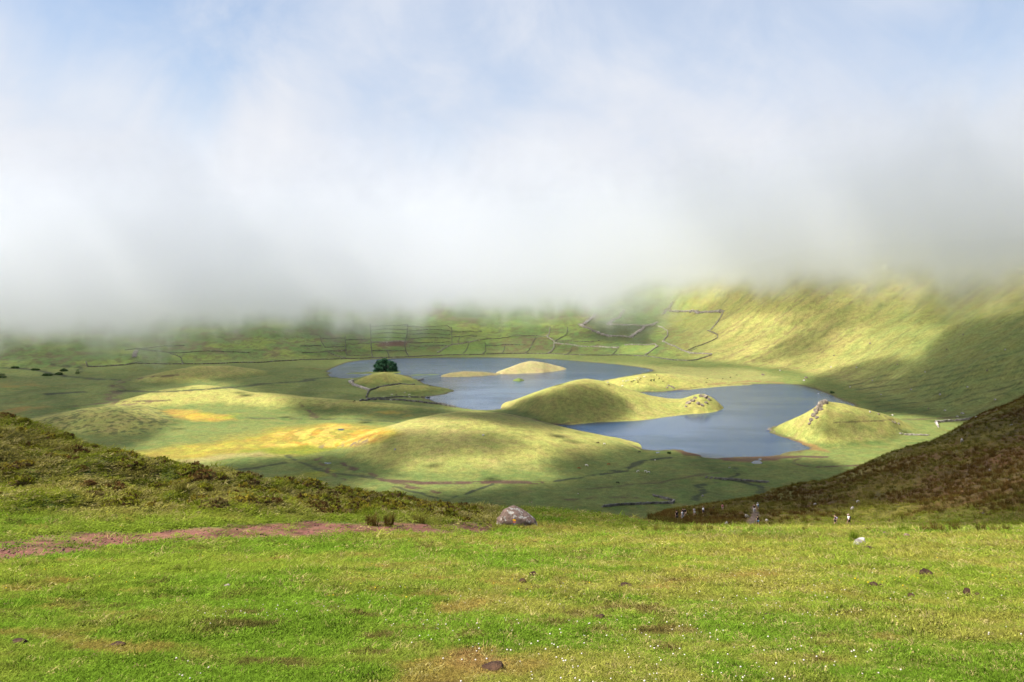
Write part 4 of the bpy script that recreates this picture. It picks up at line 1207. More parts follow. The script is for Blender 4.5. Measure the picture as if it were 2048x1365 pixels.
TUFTS = [  # column, row of the base, height and width in picture px, colour, label
 (1703, 1087, 36, 18, 'green', 'tall bright green rush tuft right behind the pale lichened rock'),
 (1876, 1063, 22, 34, 'brown', 'wide dark brown rush clump at the foot of the shaded hillside'),
 (1908, 1066, 24, 22, 'brown', 'darkest rush clump, right end of the wide brown bed by the hillside'),
 (1850, 1060, 18, 22, 'brown', 'brown rush clump at the left end of the bed below the hillside'),
 (1962, 1062, 20, 26, 'brown', 'brown rush clump below the hillside, near the right picture edge'),
 (1990, 1060, 17, 22, 'olive', 'olive rush clump beside the brown one near the right picture edge'),
 (2012, 1061, 18, 18, 'brown', 'narrow brown rush clump, rightmost of the row under the hillside'),
 (1812, 1058, 16, 16, 'green', 'green rush clump left of the brown beds under the hillside'),
 (1800, 1056, 15, 14, 'green', 'small green rush clump, leftmost of the row under the hillside'),
 (745, 1052, 30, 30, 'brown', 'dark rush bed at the bank foot, left half, above the red path'),
 (778, 1052, 31, 34, 'brown', 'dark rush bed at the bank foot, right half, above the red path'),
 (838, 1047, 24, 26, 'olive', 'straw and olive rush clump right of the dark bed at the bank foot'),
 (362, 985, 28, 34, 'olive', 'olive rush clump on the left bank below the twin peaked hummocks'),
 (325, 982, 24, 22, 'olive', 'smaller olive rush clump on the left bank below the twin peaked hummocks'),
 (1288, 1060, 14, 12, 'green', 'short green rush tuft at the meadow edge, right of the boulder'),
 (1312, 1062, 16, 14, 'olive', 'olive rush tuft at the meadow edge, second right of the boulder'),
 (1338, 1062, 15, 16, 'olive', 'olive rush tuft at the meadow edge below the farthest hikers'),
 (1366, 1062, 16, 14, 'green', 'green rush tuft at the meadow edge left of the small pale rock'),
 (1395, 1063, 17, 18, 'olive', 'wide olive rush tuft at the meadow edge left of the dry hump'),
 (1420, 1064, 15, 16, 'brown', 'brown rush tuft at the meadow edge beside the dry hump'),
 (1502, 1066, 13, 8, 'green', 'thin upright green rush tuft at the meadow edge below the path'),
 (1610, 1062, 12, 18, 'brown', 'low brown rush tuft left of the hiker with a pack'),
 (1740, 1057, 10, 12, 'brown', 'small dark rush tuft right of the hiker in white'),
]
for i, (px, row, hp, wp, kd, lab) in enumerate(TUFTS):
    edge = px > 1270 and row < 1075
    p = hit(px, max(row, 1068.5) if edge else row); s = p.y / F; hp = hp + (8 if edge else 0)
    o = link('rush_tuft', tuft_mesh(kd, i % 3), None, (p.x, p.y, p.z - .03))
    o.scale = (wp * s * .95, max(.3, wp * s * .6), hp * s * 1.05); o.rotation_euler = (0, 0, i * 1.7)
    tag(o, lab, 'rush tuft', 'single rush tufts')
    if i == 0: o.rotation_euler = (0, .25, 0)

# ------------------------------------------------------------------ boulders and stones
def stone_material(name, c, lichen, lo=.50, hi=.58, scale=3.0):
    return tone_mat(name, c, .35, scale * 2, .9, lichen, lo, hi, .08, .12, scale * 2.5)
M_BOULDER = stone_material('boulder_stone', (0.185, 0.125, 0.098), (0.40, 0.375, 0.33), .54, .60, 2.4)
M_PALE = stone_material('pale_stone', (0.19, 0.17, 0.15), (0.40, 0.38, 0.35), .46, .56, 3.0)
M_GREY = stone_material('grey_stone', (0.20, 0.175, 0.155), (0.33, 0.30, 0.27), .48, .58, 2.0)
M_PINK = stone_material('reddish_stone', (0.20, 0.12, 0.11), (0.30, 0.24, 0.22), .52, .6, 4.0)

def boulder():
    p = hit(1032, 1057); s = p.y / F
    v, f = ICO[4]; v = v.copy()
    a = v[:, 0]
    prof = np.interp(a, [-1, -.95, -.7, -.42, -.1, .2, .5, .8, .97, 1], [.25, .55, .78, 1.0, 1.02, .86, .74, .55, .38, .2])
    v[:, 2] = np.where(v[:, 2] > 0, np.sign(v[:, 2]) * np.abs(v[:, 2]) ** .75 * prof * 1.05, v[:, 2] * .45)
    v[:, 1] *= .72
    # undercut along the lower front and chipped upper edge
    front = (v[:, 1] < -.1) & (v[:, 2] < .16)
    v[front, 1] *= .80
    b = n3(v, 1.7, 901) * .42 + n3(v, 4.5, 905) * .22 + n3(v, 11, 909) * .09
    v = v * (1 + b)[:, None]
    v = v * np.array((40 * s * 1.03, 40 * s * .9, 33 * s)); v[:, 2] += .04
    # tilt: the right end sits lower
    v[:, 2] -= (v[:, 0] / (40 * s)) * .10
    me = mesh_from('boulder', v, f); me.materials.append(M_BOULDER)
    o = link('boulder', me, None, (p.x, p.y + .55, p.z + .02))
    tag(o, 'large brown and grey lichened boulder with a yellow trail mark at the meadow edge', 'boulder')
    # painted trail marks: thin coats lying on the stone
    from mathutils.bvhtree import BVHTree
    bv = BVHTree.FromPolygons([Vector(q) for q in v], [tuple(int(k) for k in q) for q in f])
    def mark(name, px, row, wpx, hpx, c):
        V = []; nx, nz = 8, 4
        for j in range(nz):
            for i in range(nx):
                xx = (px - 1032) * s + (i / (nx - 1) - .5) * wpx * s; zz = (1057 - row) * s * .98 + (j / (nz - 1) - .5) * hpx * s - .02 + .03 * math.sin(i * .8) * hpx / 4
                h = bv.ray_cast(Vector((xx, -5, zz)), Vector((0, 1, 0)))
                q = h[0] if h[0] is not None else Vector((xx, -.6, zz))
                V.append((q.x, q.y - .012, q.z))
        ii = np.arange(nx * nz).reshape(nz, nx); fq = np.stack([ii[:-1, :-1], ii[:-1, 1:], ii[1:, 1:], ii[1:, :-1]], -1).reshape(-1, 4)
        me = mesh_from(name, np.array(V), fq); me.materials.append(tone_mat('paint_' + name, c, .15, 20))
        ob = link('paint_mark', me, o); return ob
    tag(mark('yellow_mark', 1028.5, 1038.5, 6.5, 2.6, (.80, .42, .01)), 'yellow painted dash')
    tag(mark('red_mark', 1028.5, 1042.2, 4.6, 2.2, (.50, .10, .06)), 'faded red painted dash')
boulder()

ROCKS = [  # column, row of the base, width px, height px, material, label
 (1720, 1094, 28, 18, 'pale', 'white lichened rock in the meadow with a green rush tuft behind it'),
 (986, 1046, 7, 6, 'pale', 'small pale stone in the grass just left of the big boulder'),
 (1768, 1074, 12, 10, 'pink', 'small reddish pointed stone in the meadow right of the rush tuft'),
 (1815, 1078, 20, 9, 'pink', 'flat brown stone heap in the meadow below the rush beds'),
 (1843, 1087, 15, 5, 'grey', 'low grey stone flush with the meadow turf on the right'),
 (1470, 1069, 26, 6, 'grey', 'pair of low grey stones in the meadow below the path'),
 (1453, 1051, 12, 10, 'pale', 'pale stone on the edge of the dry hump left of the path'),
 (1493, 1035, 13, 7, 'pale', 'pale stone in the grass left of the trodden path'),
 (1533, 1043, 10, 6, 'grey', 'grey stone among rushes right of the lone hiker on the path'),
 (1630, 1011, 10, 8, 'grey', 'grey rock in the brown rushes, above the two near hikers and to their left'),
 (1716, 1006, 9, 7, 'pale', 'pale rock in the dark rushes straight above the near hikers'),
 (1705, 1020, 9, 9, 'grey', 'darker grey rock in the rushes just above the hiker in white'),
 (1924, 884, 11, 9, 'grey', 'grey rock high on the shaded hillside near its skyline'),
 (2023, 852, 9, 6, 'pale', 'pale rock near the top right corner of the dark hillside'),
 (1979, 943, 6, 6, 'pale', 'small pale stone in the middle of the dark hillside'),
 (2019, 961, 7, 5, 'pale', 'small pale stone on the dark hillside by the right edge'),
 (1966, 1029, 8, 6, 'grey', 'grey stone at the foot of the dark hillside above the rush beds'),
 (1930, 1053, 9, 5, 'grey', 'low grey stone between the two brown rush beds'),
 (453, 1178, 24, 9, 'pink', 'small brown stone showing on a grassy lump in the left meadow'),
 (165, 1203, 14, 5, 'pink', 'small reddish flat stone in the left meadow turf'),
 (236, 1011, 12, 5, 'pale', 'pale stone in the grass at the foot of the left bank'),
 (52, 1026, 10, 5, 'pale', 'pale stone by the foot of the bank at the far left'),
 (566, 1100, 20, 4, 'grey', 'flat grey stone sunk in the green turf left of the boulder'),
 (1062, 1122, 22, 4, 'grey', 'flat dark stone sunk in the turf below the boulder'),
 (1273, 1088, 24, 3, 'grey', 'long flat dark stone in the turf right of the boulder'),
 (1125, 1123, 26, 4, 'grey', 'long flat dark stone in the turf below and right of the boulder'),
 (2036, 1068, 12, 9, 'grey', 'dark stone at the meadow edge by the right picture edge'),
]
MATS = {'pale': M_PALE, 'grey': M_GREY, 'pink': M_PINK}
for i, (px, row, wp, hp, mt, lab) in enumerate(ROCKS):
    p = hit(px, row); s = p.y / F
    if row < 1056: wp *= .72; hp *= .72
    me = rock_mesh('rock', 1000 + 7 * i, (wp * s * .56, wp * s * .45, hp * s * .82), .5, 3 if wp > 12 else 2, 7); me.materials.append(MATS[mt])
    o = link('rock', me, None, (p.x, p.y, p.z + hp * s * .30)); o.rotation_euler = (0, 0, 0)
    tag(o, lab, 'rock', 'rocks lying about the slope')

# clods of earth and dung in the meadow
M_SOIL = tone_mat('dark_soil', (.034, .018, .011), .4, 12.0, .95, (.065, .035, .02), .45, .6, .05)
CLODS = [(1853, 1156, 24, 13, 'largest dark soil clod, below the long grass in the right meadow'), (1747, 1178, 16, 10, 'round reddish brown clod in the right meadow'), (1761, 1178, 7, 7, 'small clod touching the round reddish one in the right meadow'), (1936, 1192, 16, 12, 'dark clod with a broken edge near the right picture edge'), (1953, 1194, 11, 6, 'small clod right of the dark broken one near the right edge'), (1823, 1197, 16, 6, 'flat dark clod below the largest one in the right meadow'), (1856, 1237, 16, 6, 'flat clod low in the right meadow'), (1250, 1180, 26, 8, 'oval red brown clod in the middle of the meadow'), (1310, 1214, 14, 5, 'small dark clod below the oval one in the middle meadow'), (1226, 1231, 3, 6, 'tiny upright brown crumb in the middle meadow'), (1200, 1243, 18, 9, 'dark crumbly clod beside a bare hollow in the middle meadow'), (1066, 1158, 14, 11, 'dark clod at the top of the bare streak under the boulder'), (1046, 1168, 14, 7, 'brown clod in the bare streak under the boulder'), (1053, 1185, 6, 5, 'tiny dark crumb below the bare streak in the middle meadow'), (39, 1290, 28, 6, 'flat tan clod in the bottom left meadow'), (235, 1296, 22, 7, 'dark clod beside the bare ring in the lower left meadow'), (1740, 1103, 20, 7, 'flat brown clod above the long grass of the right meadow'), (1897, 1098, 8, 5, 'small dark clod in the upper right meadow'), (1104, 1084, 12, 5, 'reddish clod just below the boulder'), (1222, 1099, 18, 5, 'reddish flat clod right of and below the boulder'), (1540, 1236, 16, 5, 'dark flat clod in the lower right meadow, left of the pale grass'), (985, 1342, 36, 10, 'dark broken turf in the bare patch at the bottom of the picture')]
for i, (px, row, wp, hp, lab) in enumerate(CLODS):
    p = hit(px, row); s = p.y / F
    me = rock_mesh('soil_clod', 1300 + 5 * i, (wp * s * .62, wp * s * .6, hp * s * .75), 1.1, 3, 3); me.materials.append(M_SOIL)
    o = link('soil_clod', me, None, (p.x, p.y, p.z + hp * s * .30 + .025)); tag(o, lab, 'soil clod', 'clods of earth on the meadow')
# ------------------------------------------------------------------ dry stone walls, each a run of piled stones following the ground
M_WALL_D = tone_mat('wall_stone_dark', (.125, .115, .10), .5, .35, .95, (.20, .185, .165), .48, .62, 0, .1)
M_WALL_P = tone_mat('wall_stone_pale', (.26, .225, .20), .4, .35, .95, (.40, .37, .33), .48, .62, 0, .1)
CUBE_V = np.array([(-1, -1, -1), (1, -1, -1), (1, 1, -1), (-1, 1, -1), (-1, -1, 1), (1, -1, 1), (1, 1, 1), (-1, 1, 1)], float) * .5
CUBE_F = np.array([(0, 3, 2, 1), (4, 5, 6, 7), (0, 1, 5, 4), (1, 2, 6, 5), (2, 3, 7, 6), (3, 0, 4, 7)])
def stone_wall(pts, hgt, wid, mat, label, group, gap=.0, rows=2):
    P = [hit(a, b, 300 if b < 1030 else 2) for a, b in pts]
    V = []; Fc = []; k = 0
    for a, b in zip(P[:-1], P[1:]):
        L_ = math.hypot(b.x - a.x, b.y - a.y); step = max(1.0, hgt * 1.05); n = max(1, int(L_ / step))
        ux, uy = (b.x - a.x) / max(L_, 1e-6), (b.y - a.y) / max(L_, 1e-6)
        for i in range(n):
            if rng.uniform() < gap: continue
            for r in range(rows):
                t = (i + rng.uniform(-.25, .25) + (r % 2) * .5) / n; t = min(max(t, 0), 1)
                x = a.x + (b.x - a.x) * t + rng.normal(0, wid * .12) - uy * rng.uniform(-.5, .5) * max(0, wid - hgt * 1.2); y = a.y + (b.y - a.y) * t + rng.normal(0, wid * .12) + ux * rng.uniform(-.5, .5) * max(0, wid - hgt * 1.2)
                sx, sy, sz = step * rng.uniform(.9, 1.35), min(wid, hgt * 1.6) * rng.uniform(.7, 1.1), hgt / rows * rng.uniform(.9, 1.45)
                v = CUBE_V * np.array((sx, sy, sz)) * (1 + rng.uniform(-.22, .22, (8, 3)))
                vx = v[:, 0] * ux - v[:, 1] * uy; vy = v[:, 0] * uy + v[:, 1] * ux
                z = ground(x, y) + hgt / rows * (r + .42)
                V.append(np.stack([vx + x, vy + y, v[:, 2] + z], 1)); Fc.append(CUBE_F + 8 * k); k += 1
    if not V: return None
    V = np.concatenate(V); o0 = np.array((P[0].x, P[0].y, P[0].z))
    me = mesh_from('stone_wall', V - o0, np.concatenate(Fc)); me.polygons.foreach_set('use_smooth', np.zeros(k * 6, bool))
    me.materials.append(mat)
    return tag(link('stone_wall', me, None, tuple(o0)), label, 'stone wall', group)

def far_wall(kind, pts, label):
    h, w, m, rows = {'d': (1.6, 1.3, M_WALL_D, 1), 'p': (2.0, 1.6, M_WALL_P, 1), 'r': (2.6, 9.0, M_WALL_P, 3), 's': (1.25, 1.0, M_WALL_D, 1)}[kind]
    stone_wall(pts, h, w, m, label, 'dry stone walls of the far fields', .04 if kind != 'r' else .0, rows)
far_wall('d', [(600, 720), (640, 720), (700, 718), (745, 717), (830, 714), (900, 711), (1000, 708.5)], 'long dark wall along the far lake shore behind the round grove')
far_wall('d', [(1000, 708.5), (1095, 708), (1165, 711), (1230, 711), (1290, 713), (1320, 717), (1345, 721), (1380, 722), (1405, 717), (1425, 710)], 'long wall above the far shore ending in a loop at the sunlit slope')
far_wall('d', [(172, 725), (176, 734), (250, 731), (270, 727), (400, 729), (520, 726), (600, 721)], 'long dark wall at the foot of the misty fields on the far left')
far_wall('s', [(270, 698), (360, 707), (430, 703), (500, 706)], 'dark wall crossing the misty left slope, lower of two')
far_wall('s', [(250, 701), (310, 695), (370, 692)], 'dark wall high on the misty left slope just under the fog, upper of two')
far_wall('s', [(340, 708), (362, 716), (366, 727)], 'short wall running down the misty left slope to the long dark wall')
far_wall('r', [(272, 702), (270, 709), (268, 716)], 'short pale rubble band on the misty left slope')
far_wall('s', [(640, 672), (643, 685), (650, 696), (690, 694)], 'hooked wall of the dark green fields left of the brown plot')
far_wall('s', [(655, 704), (672, 712), (692, 717)], 'short slanting wall above the left end of the far shore')
far_wall('s', [(658, 703), (691, 702)], 'short level wall left of the mist streak above the far shore')
far_wall('s', [(690, 672), (692, 705), (694, 711), (740, 711)], 'corner shaped wall under the mist streak left of the brown plot')
far_wall('s', [(600, 693), (642, 692)], 'level wall leftmost in the dark green fields by the mist streak')
far_wall('s', [(695, 689), (741, 688)], 'level wall crossing the mist streak left of the brown plot')
far_wall('d', [(741, 650), (742, 690), (745, 716)], 'upright wall on the left side of the brown plot')
far_wall('s', [(742, 654), (814, 650)], 'topmost level wall of the striped plots above the brown plot')
far_wall('s', [(742, 661), (814, 659)], 'second level wall from the top above the brown plot')
far_wall('s', [(742, 669), (812, 668)], 'third level wall from the top above the brown plot')
far_wall('s', [(742, 677), (811, 677)], 'fourth level wall from the top above the brown plot')
far_wall('p', [(742, 685.5), (811, 684)], 'pale wall along the upper edge of the brown plot')
far_wall('s', [(745, 702), (811, 702.5)], 'level wall below the brown plot')
far_wall('d', [(815, 650), (814, 670), (809, 690), (817, 714)], 'upright bent wall on the right side of the brown plot')
far_wall('s', [(815, 654), (895, 652.5), (899, 656)], 'top level wall right of the striped plots just under the fog')
far_wall('s', [(815, 669), (902, 670)], 'middle level wall right of the striped plots')
far_wall('s', [(813, 685), (902, 685)], 'level wall right of the brown plot at its own height')
far_wall('s', [(818, 693), (895, 692)], 'lowest level wall right of the brown plot above the rough ground')
far_wall('s', [(900, 665), (964, 664)], 'short level wall near the fog above the curved wall')
far_wall('s', [(903, 655), (904, 690)], 'upright wall left of the curved pale wall')
far_wall('s', [(919, 672), (917, 688)], 'short upright wall just above the curved pale wall')
far_wall('p', [(875, 706), (885, 700), (905, 690), (935, 686), (960, 681)], 'pale wall curving up to the right from the rough ground by the far shore')
far_wall('s', [(938, 688), (926, 708)], 'slanting wall left of the small yellow green plot above the lake')
far_wall('s', [(970, 686), (972, 702), (965, 709)], 'upright wall right of the small yellow green plot above the lake')
far_wall('s', [(960, 681), (1025, 673), (1065, 672), (1093, 674)], 'long level wall under the fog above the middle of the lake')
far_wall('p', [(1100, 655), (1098, 670), (1093, 674), (1108, 683), (1108, 695), (1095, 708)], 'winding pale wall running down to the far shore above the main island')
far_wall('s', [(1072, 676), (1050, 707)], 'slanting wall left of the winding pale wall above the main island')
far_wall('s', [(1135, 655), (1134, 668), (1125, 675), (1110, 683)], 'curved wall right of the winding pale wall under the fog')
far_wall('s', [(1110, 683), (1200, 682)], 'upper of two level walls right of the winding pale wall')
far_wall('p', [(1110, 687), (1150, 692), (1190, 694), (1238, 696)], 'pale lower of two level walls, ending at the bright lens shaped field')
far_wall('s', [(1237, 696), (1225, 709)], 'short slanting wall on the left end of the bright lens shaped field')
far_wall('p', [(1250, 691), (1310, 689.5), (1316, 694), (1290, 711)], 'pale wall around the upper side of the bright lens shaped field')
far_wall('s', [(1143, 700), (1130, 711)], 'faint slanting wall above the shore between the winding wall and the bright field')
far_wall('r', [(1165, 652), (1178, 641), (1190, 630)], 'slanting rubble band leftmost of the pale bands under the fog')
far_wall('r', [(1160, 650), (1185, 662), (1200, 668), (1230, 674), (1262, 676), (1275, 665), (1288, 655), (1315, 645)], 'long sagging rubble band below the dark field near the fog')
far_wall('r', [(1215, 650), (1240, 632), (1250, 620)], 'slanting rubble band rising into the fog in the middle of the pale bands')
far_wall('r', [(1215, 650), (1285, 653), (1312, 650)], 'level rubble band on top of the dark field near the fog')
far_wall('r', [(1326, 629), (1340, 613), (1347, 604)], 'steep rubble band rising into the fog above the yellow field')
far_wall('r', [(1338, 622), (1390, 623.5), (1447, 624.5)], 'straight level rubble band along the top of the yellow field')
far_wall('p', [(1446, 625), (1440, 638), (1420, 662)], 'thin pale wall down the right side of the yellow field')
far_wall('p', [(1315, 653), (1335, 662), (1335, 672), (1325, 684), (1345, 692), (1380, 707), (1400, 708), (1425, 709)], 'bent pale wall down the left side of the brown orange field')
far_wall('d', [(1415, 662), (1435, 670), (1435, 676), (1400, 692), (1375, 701)], 'wall closing the right corner of the brown orange field')
far_wall('s', [(1375, 704), (1395, 698)], 'very short wall stub at the lowest corner of the brown orange field')
far_wall('s', [(645, 678), (690, 677)], 'short level wall inside the hooked wall left of the mist streak')
far_wall('s', [(690, 681), (741, 680)], 'upper short level wall crossing the mist streak left of the brown plot')
far_wall('s', [(818, 661), (900, 661.5)], 'second level wall from the top, right of the striped plots')
far_wall('s', [(812, 677.5), (902, 678)], 'fourth level wall from the top, right of the striped plots')
far_wall('s', [(905, 675), (956, 673)], 'short level wall between the upright wall and the long wall under the fog')
far_wall('s', [(604, 706), (655, 704)], 'level wall at the left end of the dark green fields above the shore')
far_wall('s', [(972, 692), (1010, 690), (1058, 691)], 'faint level wall above the shore, left of the winding pale wall')
far_wall('s', [(1010, 691), (1004, 708)], 'short upright wall above the far shore, left of the slanting one')
far_wall('s', [(775, 702.5), (778, 714)], 'short upright wall below the brown plot down to the shore wall')
G2 = 'dry stone walls on the crater floor'
def mid_wall(pts, h, w, m, lab, rows=2): stone_wall(pts, h, w, m, lab, G2, .03, rows)
mid_wall([(706, 762), (699, 765), (706, 770), (720, 775.5), (738, 782)], 2.4, 3.2, M_WALL_P, 'pale wall around the left foot of the domed hill with the round grove', 2)
mid_wall([(738, 782), (735, 789), (732, 797)], 1.9, 1.4, M_WALL_D, 'short dark wall linking the domed hill to the low pasture tongue', 1)
mid_wall([(738, 782), (755, 776.5), (780, 772), (830, 770)], 1.9, 1.3, M_WALL_D, 'dark wall curving between the domed hill and the low pasture tongue', 1)
mid_wall([(720, 803), (735, 800.5), (780, 800.5), (830, 804), (880, 809.5), (912, 816)], 1.9, 1.5, M_WALL_D, 'long wall running to the water below the low pasture tongue', 1)
mid_wall([(735, 798), (770, 797), (800, 794.5), (850, 796)], 1.4, 1.2, M_WALL_D, 'low wall along the near side of the low pasture tongue', 1)
mid_wall([(1203, 1015), (1240, 1011.5), (1300, 1008.5), (1345, 1008)], 1.5, 1.1, M_WALL_D, 'nearest grey wall on the valley floor, long lower arm of the bent pair', 2)
mid_wall([(1345, 1008), (1348, 1004), (1335, 1000), (1305, 993)], 1.5, 1.1, M_WALL_D, 'upper short arm of the bent grey wall on the near valley floor', 2)
mid_wall([(1412, 957), (1440, 959.5), (1480, 962), (1537, 966.5)], 1.5, 1.2, M_WALL_D, 'grey wall on the green floor between the lake and the dark hillside', 2)
mid_wall([(1876, 855), (1872, 846), (1910, 843), (1948, 838)], 2.2, 1.6, M_WALL_P, 'pale right angled wall in the sunlit grass right of the crag hill', 2)
mid_wall([(1800, 868), (1820, 871), (1858, 872)], 1.4, 1.2, M_WALL_P, 'short low wall in the grass at the right foot of the crag hill', 2)
stone_wall([(836, 762), (850, 759.5), (865, 757), (880, 755)], 1.8, 3.0, M_WALL_D, 'dark stone causeway in the lake between the domed hill and the reed island', G2, 0, 2)

# ------------------------------------------------------------------ the grove on the spit
def crown_mesh(seed, rx, ry, rz, n, leaf, zc):
    r_ = np.random.default_rng(seed)
    cl = []
    for i in range(95):
        a = r_.uniform(0, 6.28); e = math.asin(r_.uniform(-.25, 1)); rr = r_.uniform(.62, 1.0)
        cl.append((math.cos(a) * math.cos(e) * rx * rr, math.sin(a) * math.cos(e) * ry * rr, zc + math.sin(e) * rz * rr * .95, r_.uniform(.13, .22) * rx))
    V = []; Fc = []
    for i in range(n):
        c = cl[r_.integers(len(cl))]; d = r_.normal(size=3); d /= np.linalg.norm(d); d[2] = d[2] * .8 + .1
        p = np.array(c[:3]) + d * c[3] * r_.uniform(.55, 1.05)
        if p[2] < .3: p[2] = .3 + r_.uniform() * 1.5
        nn = d + r_.normal(size=3) * .5; nn /= np.linalg.norm(nn); u = np.cross(nn, (0, 0, 1.0)); u /= np.linalg.norm(u) + 1e-6; w_ = np.cross(nn, u)
        s = leaf * r_.uniform(.6, 1.4); k = len(V)
        V += [tuple(p + u * s), tuple(p + w_ * s * .7), tuple(p - u * s), tuple(p - w_ * s * .7)]; Fc.append((k, k + 1, k + 2, k + 3))
    me = mesh_from('crown', np.array(V), np.array(Fc)); me.polygons.foreach_set('use_smooth', np.zeros(len(Fc), bool)); return me
def leafy_mat(name, c):
    m = bpy.data.materials.new(name); m.use_nodes = True
    t = NT(m.node_tree); t.n.clear(); out = t.node('ShaderNodeOutputMaterial'); geo = t.node('ShaderNodeNewGeometry')
    c_ = t.mix(geo.outputs['Random Per Island'], tuple(q * .55 for q in c) + (1,), tuple(q * 1.6 for q in c) + (1,))
    d = t.node('ShaderNodeBsdfDiffuse'); t.link(c_, d.inputs[0]); tr = t.node('ShaderNodeBsdfTranslucent'); t.link(c_, tr.inputs[0])
    mx = t.node('ShaderNodeMixShader'); mx.inputs[0].default_value = .2; t.link(d.outputs[0], mx.inputs[1]); t.link(tr.outputs[0], mx.inputs[2]); t.link(mx.outputs[0], out.inputs[0])
    return m
M_CROWN = leafy_mat('dark_foliage', (.038, .088, .046)); M_BARK = tone_mat('pale_bark', (.30, .27, .24), .3, 1.0)
M_SHRUB = leafy_mat('shrub_foliage', (.050, .085, .034))
def tube(pts, rad, nseg=8):
    V = []; Fc = []
    for i, (p, r) in enumerate(zip(pts, rad)):
        for j in range(nseg):
            a = 6.283 * j / nseg; V.append((p[0] + r * math.cos(a), p[1] + r * math.sin(a), p[2]))
    for i in range(len(pts) - 1):
        for j in range(nseg):
            Fc.append((i * nseg + j, i * nseg + (j + 1) % nseg, (i + 1) * nseg + (j + 1) % nseg, (i + 1) * nseg + j))
    return np.array(V), np.array(Fc)
def grove():
    p = hit(770, 743.5); s = p.y / F
    root = tag(empty('tree', (p.x, p.y + 6, p.z)), 'dark green round topped tree clump standing behind the domed hill by the water', 'tree')
    me = crown_mesh(31, 23 * s * 1.0, 17 * s, 22.5 * s, 11000, 1.1, 1.5); me.materials.append(M_CROWN); link('crown', me, root)
    for k, (dx, dy, h) in enumerate([(-4.2 * s, -13 * s, 15 * s), (6 * s, -9 * s, 13 * s), (-12 * s, -4 * s, 11 * s), (13 * s, -3 * s, 10 * s)]):
        v, f = tube([(dx, dy, -.5), (dx + .2, dy, h * .5), (dx + .1, dy + .4, h)], [.55, .40, .2]); me = mesh_from('trunk', v, f); me.materials.append(M_BARK); link('trunk', me, root)
grove()
for i, (px, row, wp, hp, lab) in enumerate([(155, 748, 9, 9, 'round dark shrub at the end of the scrub line on the far left floor'), (128, 743, 16, 5, 'low spreading shrub in the scrub line left of the round one'), (118, 750, 16, 5, 'low spreading shrub just under the scrub line on the far left'), (95, 752, 20, 5, 'lowest spreading shrub of the scrub on the far left floor'), (5, 756, 14, 10, 'dark shrub at the left picture edge on the misty floor'), (70, 741, 16, 4, 'flat shrub below the mist on the far left floor'), (30, 737, 16, 4, 'flat shrub nearest the left edge below the mist'), (1664, 787, 10, 5, 'small dark bush on the right lake shore below the shaded slope'), (1338, 908, 7, 4, 'small dark bush on the near lake shore left of the mud')]):
    p = hit(px, row); s = p.y / F
    root = tag(empty('shrub', tuple(p)), lab, 'shrub', 'shrubs on the crater floor')
    me = crown_mesh(60 + i, wp * s * .5, wp * s * .4, hp * s, 420, .55 * max(.6, wp / 14), .1); me.materials.append(M_SHRUB); link('foliage', me, root)
    v, f = tube([(0, 0, -.3), (.1, 0, hp * s * .6)], [.18, .08], 6); me = mesh_from('stem', v, f); me.materials.append(M_BARK); link('stem', me, root)

# ------------------------------------------------------------------ crags and boulders of the crater
M_CRAG = tone_mat('crag_rock', (.30, .235, .185), .4, .3, .95, (.15, .125, .095), .46, .60, .5, .15, .8)
def crag(spots, label, seed):
    P = hit(spots[0][0], spots[0][1]); root = tag(empty('rock_outcrop', tuple(P)), label, 'rock outcrop', 'crags on the lake hills')
    for i, (px, row, wp, hp) in enumerate(spots):
        p = hit(px, row); s = p.y / F
        me = rock_mesh('rock', seed + i * 3, (wp * s * .6, wp * s * .6, hp * s * .75), .8, 2, 9, True); me.materials.append(M_CRAG)
        link('rock', me, root, (p.x - P.x, p.y - P.y, p.z - P.z + hp * s * .15))
crag([(1650, 806, 13, 9), (1644, 809, 12, 9), (1640, 815, 12, 10), (1636, 821, 11, 10), (1633, 827, 9, 7), (1630, 822, 7, 6), (1628, 832, 10, 7), (1623, 841, 9, 6), (1619, 848, 7, 4), (1643, 820, 8, 6), (1634, 836, 8, 5)], 'pale crag ridge running down the left face of the hill on the right', 2000)
crag([(1402, 793, 9, 5), (1410, 795, 10, 6), (1417, 799, 8, 5), (1391, 797, 8, 5), (1384, 803, 10, 6), (1376, 807, 9, 5), (1397, 808, 9, 5), (1404, 811, 8, 4), (1412, 806, 7, 4), (1372, 814, 6, 3)], 'rocky knob on the tip of the tongue between the two lakes', 2100)
crag([(1338, 772, 5, 3), (1343, 774, 6, 3), (1335, 776, 5, 3), (1347, 777, 5, 3)], 'small pale rocks on the shore below the grazing cattle', 2200)
crag([(1536, 861, 6, 4), (1543, 861, 5, 3), (1539, 858, 5, 3), (1549, 865, 4, 3)], 'dark rocks in the water at the left tip of the crag hill', 2300)
crag([(1790, 846, 5, 3), (1797, 848, 5, 3), (1785, 844, 4, 3)], 'pale rocks on the right shoulder of the crag hill', 2350)
BLD = [(1526, 751, 8, 5), (1612, 757, 8, 5), (1608, 762, 6, 4), (1637, 790, 7, 4), (1740, 825, 5, 4), (1757, 829, 6, 3), (1785, 831, 5, 3), (1925, 828, 8, 4), (1890, 822, 6, 3), (1857, 818, 5, 3), (1915, 834, 6, 3), (1953, 835, 5, 3), (1668, 712, 5, 3), (1740, 688, 5, 4), (1713, 736, 4, 3), (1662, 735, 4, 3), (1795, 730, 4, 3), (1850, 745, 4, 3), (1894, 700, 4, 3), (1926, 670, 4, 3), (1974, 742, 4, 4), (1935, 775, 5, 3), (1880, 790, 5, 3), (1822, 780, 4, 3), (2010, 700, 4, 3), (1990, 800, 5, 3), (1745, 762, 4, 3), (1560, 742, 4, 3), (1700, 775, 4, 3), (1762, 790, 4, 3)]
